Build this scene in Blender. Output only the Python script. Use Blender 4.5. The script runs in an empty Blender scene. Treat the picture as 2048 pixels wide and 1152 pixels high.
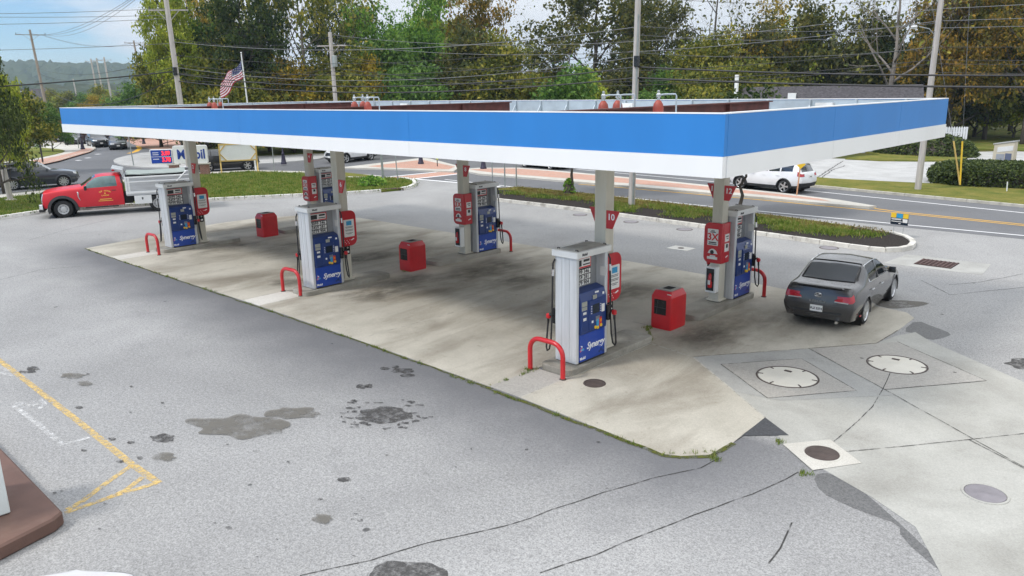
import bpy, bmesh, math, random
import numpy as np
from mathutils import Vector, Matrix
R = math.radians
random.seed(7)
sc = bpy.context.scene
col = sc.collection

# ------------------------------------------------------------------ camera
CAM = Vector((6.054, -11.306, 5.784))
YAW, PITCH, ROLL, FPX = -0.76091, 0.25241, -0.01753, 1535.7
_f = Vector((math.sin(YAW)*math.cos(PITCH), math.cos(YAW)*math.cos(PITCH), -math.sin(PITCH)))
_r0 = Vector((math.cos(YAW), -math.sin(YAW), 0)); _u0 = _r0.cross(_f)
_r = _r0*math.cos(ROLL)+_u0*math.sin(ROLL); _u = -_r0*math.sin(ROLL)+_u0*math.cos(ROLL)
cd = bpy.data.cameras.new('camera'); cam = bpy.data.objects.new('camera', cd); col.objects.link(cam)
m = Matrix((( _r.x, _u.x, -_f.x, CAM.x), (_r.y, _u.y, -_f.y, CAM.y), (_r.z, _u.z, -_f.z, CAM.z), (0, 0, 0, 1)))
cam.matrix_world = m
cd.sensor_width = 36; cd.lens = 36*FPX/2048; cd.clip_end = 9000; cd.clip_start = .1
sc.camera = cam
sc.view_settings.view_transform = 'Standard'; sc.view_settings.look = 'None'
sc.view_settings.exposure = 0.45; sc.view_settings.gamma = 1

# ------------------------------------------------------------------ sky and sun
SUN_EL, SUN_AZ = R(48), R(205)          # azimuth clockwise from +Y
w = bpy.data.worlds.new('World'); sc.world = w; w.use_nodes = True
nt = w.node_tree; N = nt.nodes; L = nt.links
bg = N['Background']
sky = N.new('ShaderNodeTexSky'); sky.sky_type = 'NISHITA'; sky.sun_disc = False
sky.sun_elevation = SUN_EL; sky.sun_rotation = SUN_AZ
sky.air_density = 1.0; sky.dust_density = 0.2; sky.ozone_density = 3.0
tc = N.new('ShaderNodeTexCoord'); sep = N.new('ShaderNodeSeparateXYZ'); L.new(tc.outputs['Generated'], sep.inputs[0])
def wmath(op, a, b, c=None):
    n = N.new('ShaderNodeMath'); n.operation = op
    for i, v in enumerate((a, b, c)):
        if v is None: continue
        if isinstance(v, (int, float)): n.inputs[i].default_value = v
        else: L.new(v, n.inputs[i])
    return n.outputs[0]
mp = N.new('ShaderNodeMapping'); mp.inputs['Scale'].default_value = (1.6, 1.6, 6.0); mp.inputs['Location'].default_value = (.37, .2, .35)
L.new(tc.outputs['Generated'], mp.inputs[0])
ns = N.new('ShaderNodeTexNoise'); ns.inputs['Scale'].default_value = 2.6; ns.inputs['Detail'].default_value = 7; ns.inputs['Roughness'].default_value = .52
L.new(mp.outputs[0], ns.inputs['Vector'])
# the break in the overcast lies to the west (-X); elsewhere the cloud is closed
side = wmath('MULTIPLY', sep.outputs['X'], -1.0)
side = wmath('ADD', side, wmath('MULTIPLY', sep.outputs['Y'], -.85))
gap = N.new('ShaderNodeMapRange'); gap.inputs[1].default_value = .18; gap.inputs[2].default_value = .75; gap.inputs[3].default_value = .45; gap.inputs[4].default_value = -.06
L.new(side, gap.inputs[0])
cl = N.new('ShaderNodeMapRange'); cl.inputs[1].default_value = .44; cl.inputs[2].default_value = .60; cl.clamp = True
L.new(wmath('ADD', ns.outputs[0], gap.outputs[0]), cl.inputs[0])
low = N.new('ShaderNodeMapRange'); low.inputs[1].default_value = .0; low.inputs[2].default_value = .055; low.inputs[3].default_value = .65; low.inputs[4].default_value = 0
L.new(sep.outputs['Z'], low.inputs[0])
mask = wmath('MAXIMUM', cl.outputs[0], low.outputs[0])
# overcast brightness grows towards the zenith
zen = wmath('MULTIPLY_ADD', wmath('MAXIMUM', sep.outputs['Z'], 0.0), 8.2, 6.2)
shade = wmath('MULTIPLY_ADD', ns.outputs[0], .5, .75)
cb = wmath('MULTIPLY', zen, shade)
cc = N.new('ShaderNodeCombineColor')
L.new(wmath('MULTIPLY', cb, .955), cc.inputs[0]); L.new(wmath('MULTIPLY', cb, .985), cc.inputs[1]); L.new(wmath('MULTIPLY', cb, 1.03), cc.inputs[2])
mx = N.new('ShaderNodeMix'); mx.data_type = 'RGBA'
tint = N.new('ShaderNodeMix'); tint.data_type = 'RGBA'; tint.blend_type = 'MULTIPLY'; tint.inputs[0].default_value = 1; tint.inputs[7].default_value = (.66, .86, 1.06, 1); L.new(sky.outputs[0], tint.inputs[6])
L.new(mask, mx.inputs[0]); L.new(tint.outputs[2], mx.inputs[6]); L.new(cc.outputs[0], mx.inputs[7])
L.new(mx.outputs[2], bg.inputs[0]); bg.inputs[1].default_value = .10
sd = bpy.data.lights.new('sun', 'SUN'); sd.energy = 1.9; sd.angle = R(10); sd.color = (1, .95, .88)
sun = bpy.data.objects.new('sun', sd); col.objects.link(sun)
_s = Vector((math.sin(SUN_AZ)*math.cos(SUN_EL), math.cos(SUN_AZ)*math.cos(SUN_EL), math.sin(SUN_EL)))
sun.rotation_euler = (-_s).to_track_quat('-Z', 'Y').to_euler(); sun.location = (0, 0, 60)

# ------------------------------------------------------------------ placing helpers
def G(px, py, z=0.0):
    """point of the horizontal plane at height z seen at photo pixel (px, py)"""
    d = _f*FPX + _r*(px-1024) - _u*(py-576)
    return CAM + d*((z-CAM.z)/d.z)
def AT(px, dist, z=0.0):
    """ground point in the bearing of pixel column px, dist metres away"""
    d = _f*FPX + _r*(px-1024) - _u*(190-576)
    h = Vector((d.x, d.y, 0)).normalized()
    return Vector((CAM.x, CAM.y, 0)) + h*dist + Vector((0, 0, z))
def GP(L, z=0.0): return [G(x, y, z).to_2d() for x, y in L]

# ------------------------------------------------------------------ materials
def newmat(name):
    m = bpy.data.materials.new(name); m.use_nodes = True
    n = m.node_tree.nodes; l = m.node_tree.links
    return m, n, l, n['Principled BSDF']
def nmath(n, l, op, a, b, c=None):
    k = n.new('ShaderNodeMath'); k.operation = op
    for i, v in enumerate((a, b, c)):
        if v is None: continue
        if isinstance(v, (int, float)): k.inputs[i].default_value = v
        else: l.new(v, k.inputs[i])
    return k.outputs[0]
def noise(n, l, vec, scale, detail=4, rough=.55, dist=0):
    k = n.new('ShaderNodeTexNoise'); k.inputs['Scale'].default_value = scale; k.inputs['Detail'].default_value = detail
    k.inputs['Roughness'].default_value = rough; k.inputs['Distortion'].default_value = dist
    if vec is not None: l.new(vec, k.inputs['Vector'])
    return k.outputs[0]
def ramp(n, l, fac, stops):
    k = n.new('ShaderNodeValToRGB'); e = k.color_ramp.elements
    while len(e) < len(stops): e.new(.5)
    for i, (p, c) in enumerate(stops):
        e[i].position = p; e[i].color = (*c, 1) if len(c) == 3 else c
    l.new(fac, k.inputs[0]); return k.outputs[0]
def mixc(n, l, fac, a, b, mode='MIX'):
    k = n.new('ShaderNodeMix'); k.data_type = 'RGBA'; k.blend_type = mode
    for i, v in ((0, fac), (6, a), (7, b)):
        if isinstance(v, (int, float)): k.inputs[i].default_value = v
        elif isinstance(v, tuple): k.inputs[i].default_value = (*v, 1)
        else: l.new(v, k.inputs[i])
    return k.outputs[2]
def rng(n, l, v, a, b, c=0., d=1.):
    k = n.new('ShaderNodeMapRange'); k.inputs[1].default_value = a; k.inputs[2].default_value = b
    k.inputs[3].default_value = c; k.inputs[4].default_value = d; l.new(v, k.inputs[0]); return k.outputs[0]
def coords(n, l, kind, sc_=(1, 1, 1)):
    if kind == 'pos': o = n.new('ShaderNodeNewGeometry').outputs['Position']
    else: o = n.new('ShaderNodeTexCoord').outputs['Object']
    k = n.new('ShaderNodeMapping'); k.inputs['Scale'].default_value = sc_; l.new(o, k.inputs[0]); return k.outputs[0]
def bump(n, l, b, h, strength, dist=.01):
    k = n.new('ShaderNodeBump'); k.inputs['Strength'].default_value = strength; k.inputs['Distance'].default_value = dist
    l.new(h, k.inputs['Height']); l.new(k.outputs[0], b.inputs['Normal'])
def mat(name, c, rough=.55, metal=0., var=.12, scale=4., bmp=0., bsc=60., coat=0., spec=.5, dirt=0., dirtc=(.10, .085, .06), stretch=(1, 1, 1), kind='obj'):
    m, n, l, b = newmat(name)
    v = coords(n, l, kind, stretch)
    f = noise(n, l, v, scale, 5)
    lo = tuple(x*(1-var) for x in c); hi = tuple(min(1, x*(1+var)) for x in c)
    o = ramp(n, l, f, ((.3, lo), (.7, hi)))
    if dirt:
        g = noise(n, l, v, scale*.55, 7, .68, .4)
        o = mixc(n, l, nmath(n, l, 'MULTIPLY', rng(n, l, g, .5, .72), dirt), o, dirtc)
    l.new(o, b.inputs['Base Color'])
    b.inputs['Roughness'].default_value = rough; b.inputs['Metallic'].default_value = metal
    b.inputs['Coat Weight'].default_value = coat; b.inputs['Coat Roughness'].default_value = .06
    b.inputs['Specular IOR Level'].default_value = spec
    if bmp: bump(n, l, b, noise(n, l, v, bsc, 3), bmp)
    return m
def asphalt(name, a, b_, stainc, strip=None, grain=1.0):
    m, n, l, b = newmat(name)
    v = coords(n, l, 'pos')
    big = noise(n, l, v, .16, 5, .6, .6); mid = noise(n, l, v, 1.3, 6, .65); fine = noise(n, l, v, 40, 3, .8); fine2 = noise(n, l, v, 17, 2, .6)
    o = ramp(n, l, big, ((.32, a), (.68, b_)))
    o = mixc(n, l, rng(n, l, mid, .56, .78, 0, .45), o, stainc)
    # aggregate: light and dark stones
    sp = nmath(n, l, 'ADD', nmath(n, l, 'MULTIPLY', fine, .72), nmath(n, l, 'MULTIPLY', fine2, .28))
    g = rng(n, l, sp, .37, .63, 1-.40*grain, 1+.36*grain)
    k = n.new('ShaderNodeCombineColor')
    for i in range(3): l.new(g, k.inputs[i])
    o = mixc(n, l, 1.0, o, k.outputs[0], 'MULTIPLY')
    vo = n.new('ShaderNodeTexVoronoi'); vo.inputs['Scale'].default_value = 1.1; l.new(v, vo.inputs['Vector'])
    spots = rng(n, l, nmath(n, l, 'ADD', vo.outputs['Distance'], nmath(n, l, 'MULTIPLY', mid, .10)), .085, .105, .85, 0)
    keep = rng(n, l, noise(n, l, v, .55, 2), .50, .56)
    o = mixc(n, l, nmath(n, l, 'MULTIPLY', spots, keep), o, tuple(x*.22 for x in a))
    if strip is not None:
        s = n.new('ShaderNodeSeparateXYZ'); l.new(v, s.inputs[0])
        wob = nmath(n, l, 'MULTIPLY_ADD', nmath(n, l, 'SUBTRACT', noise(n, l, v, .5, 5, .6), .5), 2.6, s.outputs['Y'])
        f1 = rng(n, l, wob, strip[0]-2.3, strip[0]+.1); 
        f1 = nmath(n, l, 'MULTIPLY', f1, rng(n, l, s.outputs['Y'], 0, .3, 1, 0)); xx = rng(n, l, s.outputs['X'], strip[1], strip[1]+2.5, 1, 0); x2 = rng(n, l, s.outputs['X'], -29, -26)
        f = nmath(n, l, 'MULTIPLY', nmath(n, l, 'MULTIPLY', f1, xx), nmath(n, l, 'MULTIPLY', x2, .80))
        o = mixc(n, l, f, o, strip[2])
    l.new(o, b.inputs['Base Color']); b.inputs['Roughness'].default_value = .78; b.inputs['Specular IOR Level'].default_value = .45
    bump(n, l, b, sp, .5, .012)
    return m
def concrete(name, a, b_, stain, amt=.5, stretch=(1, .35, 1), sc_=.55):
    m, n, l, b = newmat(name)
    v = coords(n, l, 'pos'); vs = coords(n, l, 'pos', stretch)
    o = ramp(n, l, noise(n, l, v, .8, 6, .6), ((.3, a), (.7, b_)))
    st = noise(n, l, vs, sc_, 7, .62, .5)
    o = mixc(n, l, rng(n, l, st, .46, .72, 0, amt), o, stain)
    st2 = noise(n, l, v, 3.4, 7, .7)
    o = mixc(n, l, rng(n, l, st2, .60, .74, 0, amt*.7), o, stain)
    fine = noise(n, l, v, 42, 3, .7)
    g = rng(n, l, fine, .3, .7, .86, 1.12)
    k = n.new('ShaderNodeCombineColor')
    for i in range(3): l.new(g, k.inputs[i])
    o = mixc(n, l, 1.0, o, k.outputs[0], 'MULTIPLY')
    l.new(o, b.inputs['Base Color']); b.inputs['Roughness'].default_value = .82; b.inputs['Specular IOR Level'].default_value = .3
    bump(n, l, b, fine, .25, .008)
    return m
def grassmat(name, cols, sc_=.5):
    m, n, l, b = newmat(name)
    v = coords(n, l, 'pos')
    f = nmath(n, l, 'ADD', nmath(n, l, 'MULTIPLY', noise(n, l, v, sc_, 6, .7), .6), nmath(n, l, 'MULTIPLY', noise(n, l, v, 11, 4, .75), .4))
    o = ramp(n, l, f, tuple((p, c) for p, c in zip((.34, .47, .56, .68), cols)))
    l.new(o, b.inputs['Base Color']); b.inputs['Roughness'].default_value = .95; b.inputs['Specular IOR Level'].default_value = .1
    bump(n, l, b, noise(n, l, v, 22, 4, .8), .9, .06)
    return m
def decal(name, c, edge=.5, sc_=3.0, rough=.9, amt=1.0):
    """worn paint / stain: a thin sheet whose own wear lets the surface below show through"""
    m, n, l, b = newmat(name)
    v = coords(n, l, 'pos')
    f = rng(n, l, noise(n, l, v, sc_, 7, .75), edge-.10, edge+.10, 0, amt)
    b.inputs['Base Color'].default_value = (*c, 1); b.inputs['Roughness'].default_value = rough; b.inputs['Specular IOR Level'].default_value = .2
    l.new(f, b.inputs['Alpha'])
    return m
def softdecal(name, c, amt):
    m, n, l, b = newmat(name)
    v = coords(n, l, 'pos', (1, .5, 1))
    a = n.new('ShaderNodeAttribute'); a.attribute_name = 'fade'
    f = rng(n, l, noise(n, l, v, 1.6, 7, .7), .35, .65, .25, 1.15)
    b.inputs['Base Color'].default_value = (*c, 1); b.inputs['Roughness'].default_value = .8
    l.new(nmath(n, l, 'MULTIPLY', nmath(n, l, 'MULTIPLY', f, a.outputs['Fac']), amt), b.inputs['Alpha'])
    return m
def leafmat(name, cols, trans=.42, clump=.55):
    m = bpy.data.materials.new(name); m.use_nodes = True
    n = m.node_tree.nodes; l = m.node_tree.links; n.clear()
    out = n.new('ShaderNodeOutputMaterial'); g = n.new('ShaderNodeNewGeometry')
    v = g.outputs['Position']
    f = nmath(n, l, 'ADD', nmath(n, l, 'MULTIPLY', g.outputs['Random Per Island'], .45), nmath(n, l, 'MULTIPLY', noise(n, l, v, clump, 3, .6), .75))
    f = nmath(n, l, 'SUBTRACT', f, .1)
    o = ramp(n, l, f, tuple((p, c) for p, c in zip((.25, .45, .6, .78), cols)))
    d = n.new('ShaderNodeBsdfPrincipled'); d.inputs['Roughness'].default_value = .6; d.inputs['Specular IOR Level'].default_value = .25; l.new(o, d.inputs['Base Color'])
    t = n.new('ShaderNodeBsdfTranslucent'); l.new(o, t.inputs[0])
    mx = n.new('ShaderNodeMixShader'); mx.inputs[0].default_value = trans
    l.new(d.outputs[0], mx.inputs[1]); l.new(t.outputs[0], mx.inputs[2]); l.new(mx.outputs[0], out.inputs[0])
    return m
def glow(name, c, s):
    m, n, l, b = newmat(name); b.inputs['Base Color'].default_value = (*c, 1)
    b.inputs['Emission Color'].default_value = (*c, 1); b.inputs['Emission Strength'].default_value = s; return m
def brick(name, c1, c2, mortar, sx=.22, sy=.07, vertical=True):
    m, n, l, b = newmat(name)
    g = n.new('ShaderNodeTexCoord').outputs['Object'] if vertical else n.new('ShaderNodeNewGeometry').outputs['Position']
    s = n.new('ShaderNodeSeparateXYZ'); l.new(g, s.inputs[0]); k = n.new('ShaderNodeCombineXYZ')
    if vertical:
        l.new(nmath(n, l, 'ADD', s.outputs[0], s.outputs[1]), k.inputs[0]); l.new(s.outputs[2], k.inputs[1])
    else:
        l.new(s.outputs[0], k.inputs[0]); l.new(s.outputs[1], k.inputs[1])
    t = n.new('ShaderNodeTexBrick'); l.new(k.outputs[0], t.inputs['Vector'])
    t.inputs['Scale'].default_value = 1; t.inputs['Brick Width'].default_value = sx; t.inputs['Row Height'].default_value = sy; t.inputs['Mortar Size'].default_value = .008
    t.inputs['Color1'].default_value = (*c1, 1); t.inputs['Color2'].default_value = (*c2, 1); t.inputs['Mortar'].default_value = (*mortar, 1)
    o = mixc(n, l, rng(n, l, noise(n, l, g, 1.2, 5, .7), .4, .75, 0, .5), t.outputs[0], tuple(x*.7 for x in mortar))
    l.new(o, b.inputs['Base Color']); b.inputs['Roughness'].default_value = .85
    return m

M = {}
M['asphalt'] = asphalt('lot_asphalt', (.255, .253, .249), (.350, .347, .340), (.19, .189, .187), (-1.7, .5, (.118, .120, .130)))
M['road'] = asphalt('road_asphalt', (.118, .121, .128), (.155, .158, .165), (.09, .092, .098), None, .5)
M['patchgrey'] = asphalt('grey_patch_asphalt', (.125, .125, .125), (.175, .175, .172), (.10, .10, .10), None, .9)
M['patch'] = asphalt('patch_asphalt', (.055, .057, .062), (.085, .087, .095), (.05, .05, .05), None, .8)
M['pad'] = concrete('pad_concrete', (.425, .40, .338), (.54, .51, .438), (.185, .155, .115), .80)
M['padlight'] = concrete('pale_concrete', (.56, .54, .49), (.68, .66, .61), (.25, .22, .17), .4)
M['tankpad'] = concrete('tank_pad_concrete', (.36, .355, .325), (.45, .445, .41), (.22, .21, .185), .5, (1, 1, 1))
M['tankpad_dark'] = concrete('dark_concrete', (.345, .343, .325), (.41, .408, .385), (.17, .165, .15), .5, (1, 1, 1))
M['aggregate'] = asphalt('exposed_aggregate', (.345, .33, .30), (.43, .41, .375), (.28, .265, .24), None, .5)
M['island'] = concrete('island_concrete', (.30, .285, .245), (.45, .43, .38), (.10, .09, .07), .8, (1, 1, 1))
M['walk'] = concrete('sidewalk_concrete', (.48, .46, .41), (.58, .56, .51), (.33, .30, .25), .4, (1, 1, 1))
M['drive'] = concrete('driveway_concrete', (.40, .40, .39), (.52, .52, .51), (.30, .29, .28), .5, (1, 1, 1))
M['kerb'] = mat('painted_kerb', (.72, .70, .66), .8, 0, .12, 2.5, .3, 30, dirt=.6, dirtc=(.16, .14, .11), kind='pos')
M['kerbold'] = mat('worn_painted_kerb', (.58, .56, .51), .8, 0, .16, 2.5, .3, 30, dirt=.85, dirtc=(.17, .15, .12), kind='pos')
M['kerbgrey'] = mat('grey_kerb', (.46, .44, .38), .85, 0, .15, 2.0, .3, 30, dirt=.6, dirtc=(.16, .15, .11), kind='pos')
M['redwalk'] = brick('brick_paving', (.46, .22, .15), (.53, .29, .215), (.46, .36, .30), .2, .1, False)
M['brownslab'] = mat('brown_painted_concrete', (.13, .072, .055), .7, 0, .16, 2.2, .25, 40, dirt=.4, dirtc=(.2, .14, .11))
M['joint'] = decal('joint_filler', (.60, .575, .51), .40, 4, .9, .8)
M['crack'] = decal('crack_dark', (.06, .058, .055), .46, 5)
M['stain'] = decal('oil_stain_dark', (.075, .072, .07), .45, 6.0, .9, .74)
M['dampdark'] = decal('damp_and_dark_patch', (.165, .155, .135), .42, 1.6, .9, .70)
M['stainsoft'] = softdecal('tyre_grime', (.16, .13, .09), .26); M['wetsoft'] = softdecal('wet_grime', (.095, .078, .055), .52)
M['moss'] = decal('moss_green', (.10, .11, .025), .47, 6)
M['yline'] = decal('yellow_paint_worn', (.70, .50, .19), .47, 9, .9, .78)
M['wline'] = decal('white_paint_worn', (.70, .70, .69), .53, 8, .9, .8)
M['yroad'] = decal('yellow_road_paint', (.70, .40, .06), .30, 4)
M['wroad'] = decal('white_road_paint', (.78, .78, .78), .30, 4)
M['base'] = grassmat('field_grass', ((.045, .06, .016), (.075, .085, .022), (.11, .10, .03), (.16, .12, .05)), .15)
M['lawn'] = grassmat('lawn_grass', ((.075, .11, .022), (.135, .175, .035), (.21, .20, .055), (.32, .24, .10)))
M['dry'] = grassmat('dry_grass', ((.08, .115, .022), (.15, .165, .036), (.22, .20, .05), (.28, .225, .085)), .8)
M['mulch'] = mat('black_mulch', (.032, .027, .024), .95, 0, .7, 18, 1.0, 26, kind='pos', spec=.15)
M['blade'] = leafmat('grass_blade', ((.07, .13, .018), (.14, .22, .03), (.22, .28, .05), (.34, .28, .10)), .3, 1.2)
M['dryblade'] = leafmat('dry_grass_blade', ((.10, .10, .02), (.17, .14, .04), (.24, .17, .06), (.30, .22, .10)), .3, 1.2)
M['weed'] = leafmat('weed_leaf', ((.07, .16, .012), (.12, .24, .02), (.17, .30, .03), (.22, .34, .05)), .35, 2)
# objects
M['fasciablue'] = mat('canopy_blue', (.024, .198, .545), .42, 0, .05, 1.3, .04, 120, dirt=.10, dirtc=(.07, .25, .55), stretch=(1, 1, .3))
M['fasciawhite'] = mat('canopy_white', (.80, .80, .79), .4, 0, .03, .9, dirt=.10, dirtc=(.55, .54, .50), stretch=(1, 1, .3))
M['galv'] = mat('galvanised_steel', (.40, .46, .50), .5, .25, .12, 2.2, dirt=.25, dirtc=(.25, .24, .22))
M['rust'] = mat('red_oxide_steel', (.085, .022, .017), .75, 0, .35, 3.5, .2, 40, dirt=.5, dirtc=(.03, .012, .01))
M['deck'] = mat('deck_pan', (.70, .71, .70), .6, 0, .15, 1.0, dirt=.5, dirtc=(.22, .19, .15))
M['column'] = mat('cream_column_paint', (.60, .575, .49), .55, 0, .07, 1.6, dirt=.35, dirtc=(.33, .29, .20), stretch=(3, 3, .35))
M['red'] = mat('red_enamel', (.52, .012, .018), .35, 0, .10, 3, coat=.3, dirt=.10, dirtc=(.25, .03, .03))
M['redsign'] = mat('red_sign_plastic', (.50, .010, .020), .35, 0, .08, 3, coat=.25)
M['tankred'] = mat('faded_red_paint', (.30, .050, .032), .55, 0, .25, 6, dirt=.4, dirtc=(.26, .13, .09))
M['white'] = mat('white_plastic', (.78, .79, .78), .4, 0, .03, 2)
M['paper'] = mat('paper_white', (.74, .74, .72), .7, 0, .04, 3)
M['pumpgrey'] = mat('brushed_pump_steel', (.60, .62, .64), .42, .30, .10, 2.0, dirt=.15, dirtc=(.32, .31, .29), stretch=(8, 8, .5))
M['pumpdark'] = mat('pump_inner_steel', (.30, .31, .32), .5, .4, .12, 3)
M['pumpblue'] = mat('pump_blue', (.008, .034, .165), .33, 0, .10, 2.5, coat=.2)
M['pumpblue2'] = mat('pump_door_blue', (.009, .055, .36), .30, 0, .08, 2, coat=.25)
M['capwhite'] = mat('pump_cap_white', (.72, .73, .72), .45, 0, .05, 2, dirt=.2, dirtc=(.45, .43, .38))
M['captop'] = mat('pump_cap_top', (.36, .35, .32), .7, 0, .18, 3, dirt=.5, dirtc=(.18, .16, .13))
M['black'] = mat('black_rubber', (.018, .018, .019), .55, 0, .2, 8)
M['blackgloss'] = mat('black_plastic', (.015, .015, .017), .25, 0, .1, 4)
M['screen'] = mat('dark_screen', (.012, .02, .035), .12, 0, .1, 4)
M['lcd'] = mat('lcd_panel', (.34, .35, .31), .3, 0, .08, 30)
M['txtwhite'] = mat('white_lettering', (.85, .86, .88), .5, 0, 0, 1)
M['txtblack'] = mat('black_lettering', (.02, .02, .025), .5, 0, 0, 1)
M['txtblue'] = mat('blue_lettering', (.012, .05, .30), .5, 0, .02, 1)
M['txtred'] = mat('red_lettering', (.60, .02, .02), .5, 0, .02, 1)
M['txtgold'] = mat('gold_lettering', (.80, .50, .08), .45, 0, .05, 2)
M['cyan'] = mat('sticker_blue', (.03, .30, .55), .5, 0, .05, 6)
M['yellow'] = mat('yellow_plastic', (.80, .52, .03), .45, 0, .06, 5)
M['lime'] = mat('lime_reflective', (.62, .72, .02), .4, 0, .05, 5)
M['pink'] = mat('sticker_pink', (.60, .12, .22), .5, 0, .05, 6)
M['chrome'] = mat('chrome', (.72, .73, .74), .15, 1, .03, 3)
M['alu'] = mat('brushed_aluminium', (.62, .64, .66), .36, .85, .12, 2, dirt=.25, dirtc=(.40, .39, .36), stretch=(.6, 4, 4))
M['steelpost'] = mat('galvanised_post', (.30, .33, .32), .5, .4, .15, 4)
M['purple'] = mat('dark_lamp_iron', (.030, .026, .050), .45, .2, .15, 4)
M['wood'] = mat('pole_wood', (.30, .255, .21), .85, 0, .25, 2.2, .4, 14, dirt=.5, dirtc=(.12, .085, .06), stretch=(7, 7, .4))
M['palewood'] = mat('weathered_pole_wood', (.46, .43, .40), .85, 0, .2, 2.2, .4, 14, dirt=.35, dirtc=(.20, .17, .15), stretch=(7, 7, .4))
M['plank'] = mat('yellow_pine', (.60, .42, .13), .6, 0, .15, 2, dirt=.2, dirtc=(.35, .24, .08))
M['bark'] = mat('bark', (.075, .062, .05), .9, 0, .35, 2.5, .6, 12, stretch=(4, 4, .6))
M['palebark'] = mat('pale_bark', (.20, .175, .15), .9, 0, .3, 2.5, .6, 12, stretch=(4, 4, .6))
M['wire'] = mat('power_cable', (.022, .022, .024), .6, 0, .1, 1)
M['wiregrey'] = mat('aluminium_cable', (.17, .175, .18), .6, .2, .1, 1)
M['rubber'] = mat('tyre_rubber', (.017, .017, .018), .8, 0, .25, 9)
M['alloy'] = mat('alloy_rim', (.58, .59, .60), .28, .8, .05, 3)
M['glass'] = mat('tinted_glass', (.030, .036, .043), .04, 0, .1, 1, spec=1.0, coat=.6)
M['glassrear'] = mat('sheen_toned_rear_glass', (.13, .14, .155), .10, .2, .1, 1, spec=.8, coat=.5)  # pale grey base stands in for a bright reflection on the pane
M['glassside'] = mat('side_glass', (.010, .013, .016), .06, 0, .1, 1, spec=.35)
M['glasslight'] = mat('cab_glass', (.10, .17, .17), .06, 0, .25, 2.2, spec=.7)
M['underbody'] = mat('underbody_black', (.012, .012, .012), .9, 0, .1, 3)
M['plastic'] = mat('grey_black_plastic', (.028, .029, .031), .6, 0, .1, 5)
M['taillight'] = mat('tail_light_red', (.42, .010, .022), .12, 0, .15, 7, coat=.6)
M['headlight'] = mat('headlight_lens', (.60, .62, .64), .10, .3, .1, 9, coat=.5)
M['amber'] = mat('amber_lens', (.75, .20, .02), .2, 0, .1, 9)
def paint(name, c, metal=.35, rough=.28): return mat(name, c, rough, metal, .05, 2, coat=.9)
M['p_grey'] = paint('grey_metallic_paint', (.054, .053, .054), .35, .25)
M['p_red'] = mat('red_truck_paint', (.60, .004, .018), .4, 0, .05, 2, coat=.35)
M['p_slate'] = paint('slate_paint', (.040, .045, .058))
M['p_white'] = paint('white_car_paint', (.78, .79, .80), 0)
M['p_black'] = paint('black_car_paint', (.012, .013, .016))
M['p_dark'] = paint('charcoal_paint', (.028, .03, .035))
M['brickred'] = brick('brick_wall', (.20, .065, .045), (.27, .10, .07), (.34, .29, .25))
M['stone'] = mat('dark_stone', (.16, .145, .13), .9, 0, .55, 5, .6, 7)
M['cream'] = mat('cream_stucco', (.60, .54, .42), .85, 0, .08, 3, dirt=.2, dirtc=(.4, .35, .26))
M['fence'] = mat('white_vinyl', (.74, .76, .78), .5, 0, .05, 2)
M['shingle'] = mat('dark_roof_shingle', (.060, .055, .060), .9, 0, .55, 5, .6, 9, dirt=.25, dirtc=(.12, .11, .11))
M['siding'] = mat('grey_siding', (.34, .36, .40), .8, 0, .08, 2)
M['bluesiding'] = mat('blue_siding', (.12, .145, .22), .8, 0, .08, 2)
M['box'] = mat('pale_box_paint', (.66, .71, .70), .5, 0, .04, 1.5, dirt=.1, dirtc=(.45, .45, .42))
M['manhole'] = mat('cast_iron', (.085, .065, .058), .75, .2, .2, 8, .4, 40)
M['manholegrey'] = mat('grey_iron_lid', (.24, .225, .24), .7, .2, .12, 6, .3, 60)
M['tanklid'] = mat('pale_tank_lid', (.66, .63, .55), .6, 0, .05, 2.5, .15, 50, dirt=.12, dirtc=(.45, .42, .36))
M['grate'] = mat('rusty_grate', (.12, .075, .07), .8, .3, .25, 8)
M['hill'] = None

# ------------------------------------------------------------------ object helpers
def tag(o, label=None, cat=None, group=None, kind=None):
    if label: o['label'] = label
    if cat: o['category'] = cat
    if group: o['group'] = group
    if kind: o['kind'] = kind
    return o
def empty(name, loc=(0, 0, 0), rz=0.0, label=None, cat=None, group=None):
    o = bpy.data.objects.new(name, None); col.objects.link(o); o.location = loc; o.rotation_euler = (0, 0, rz)
    o.empty_display_size = .2
    return tag(o, label, cat, group)
def link(name, me, parent=None, mats=None):
    o = bpy.data.objects.new(name, me); col.objects.link(o)
    if parent is not None: o.parent = parent
    if mats:
        for k in mats: me.materials.append(k)
    return o
def copy_tree(o, parent=None):
    c = o.copy(); col.objects.link(c)
    if parent is not None: c.parent = parent
    for ch in list(o.children): copy_tree(ch, c)
    return c
def place(proto, first, loc, rz=0, label=None, group=None):
    o = proto if first else copy_tree(proto)
    o.location = loc; o.rotation_euler = (0, 0, rz)
    if label: o['label'] = label
    if group: o['group'] = group
    return o

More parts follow.
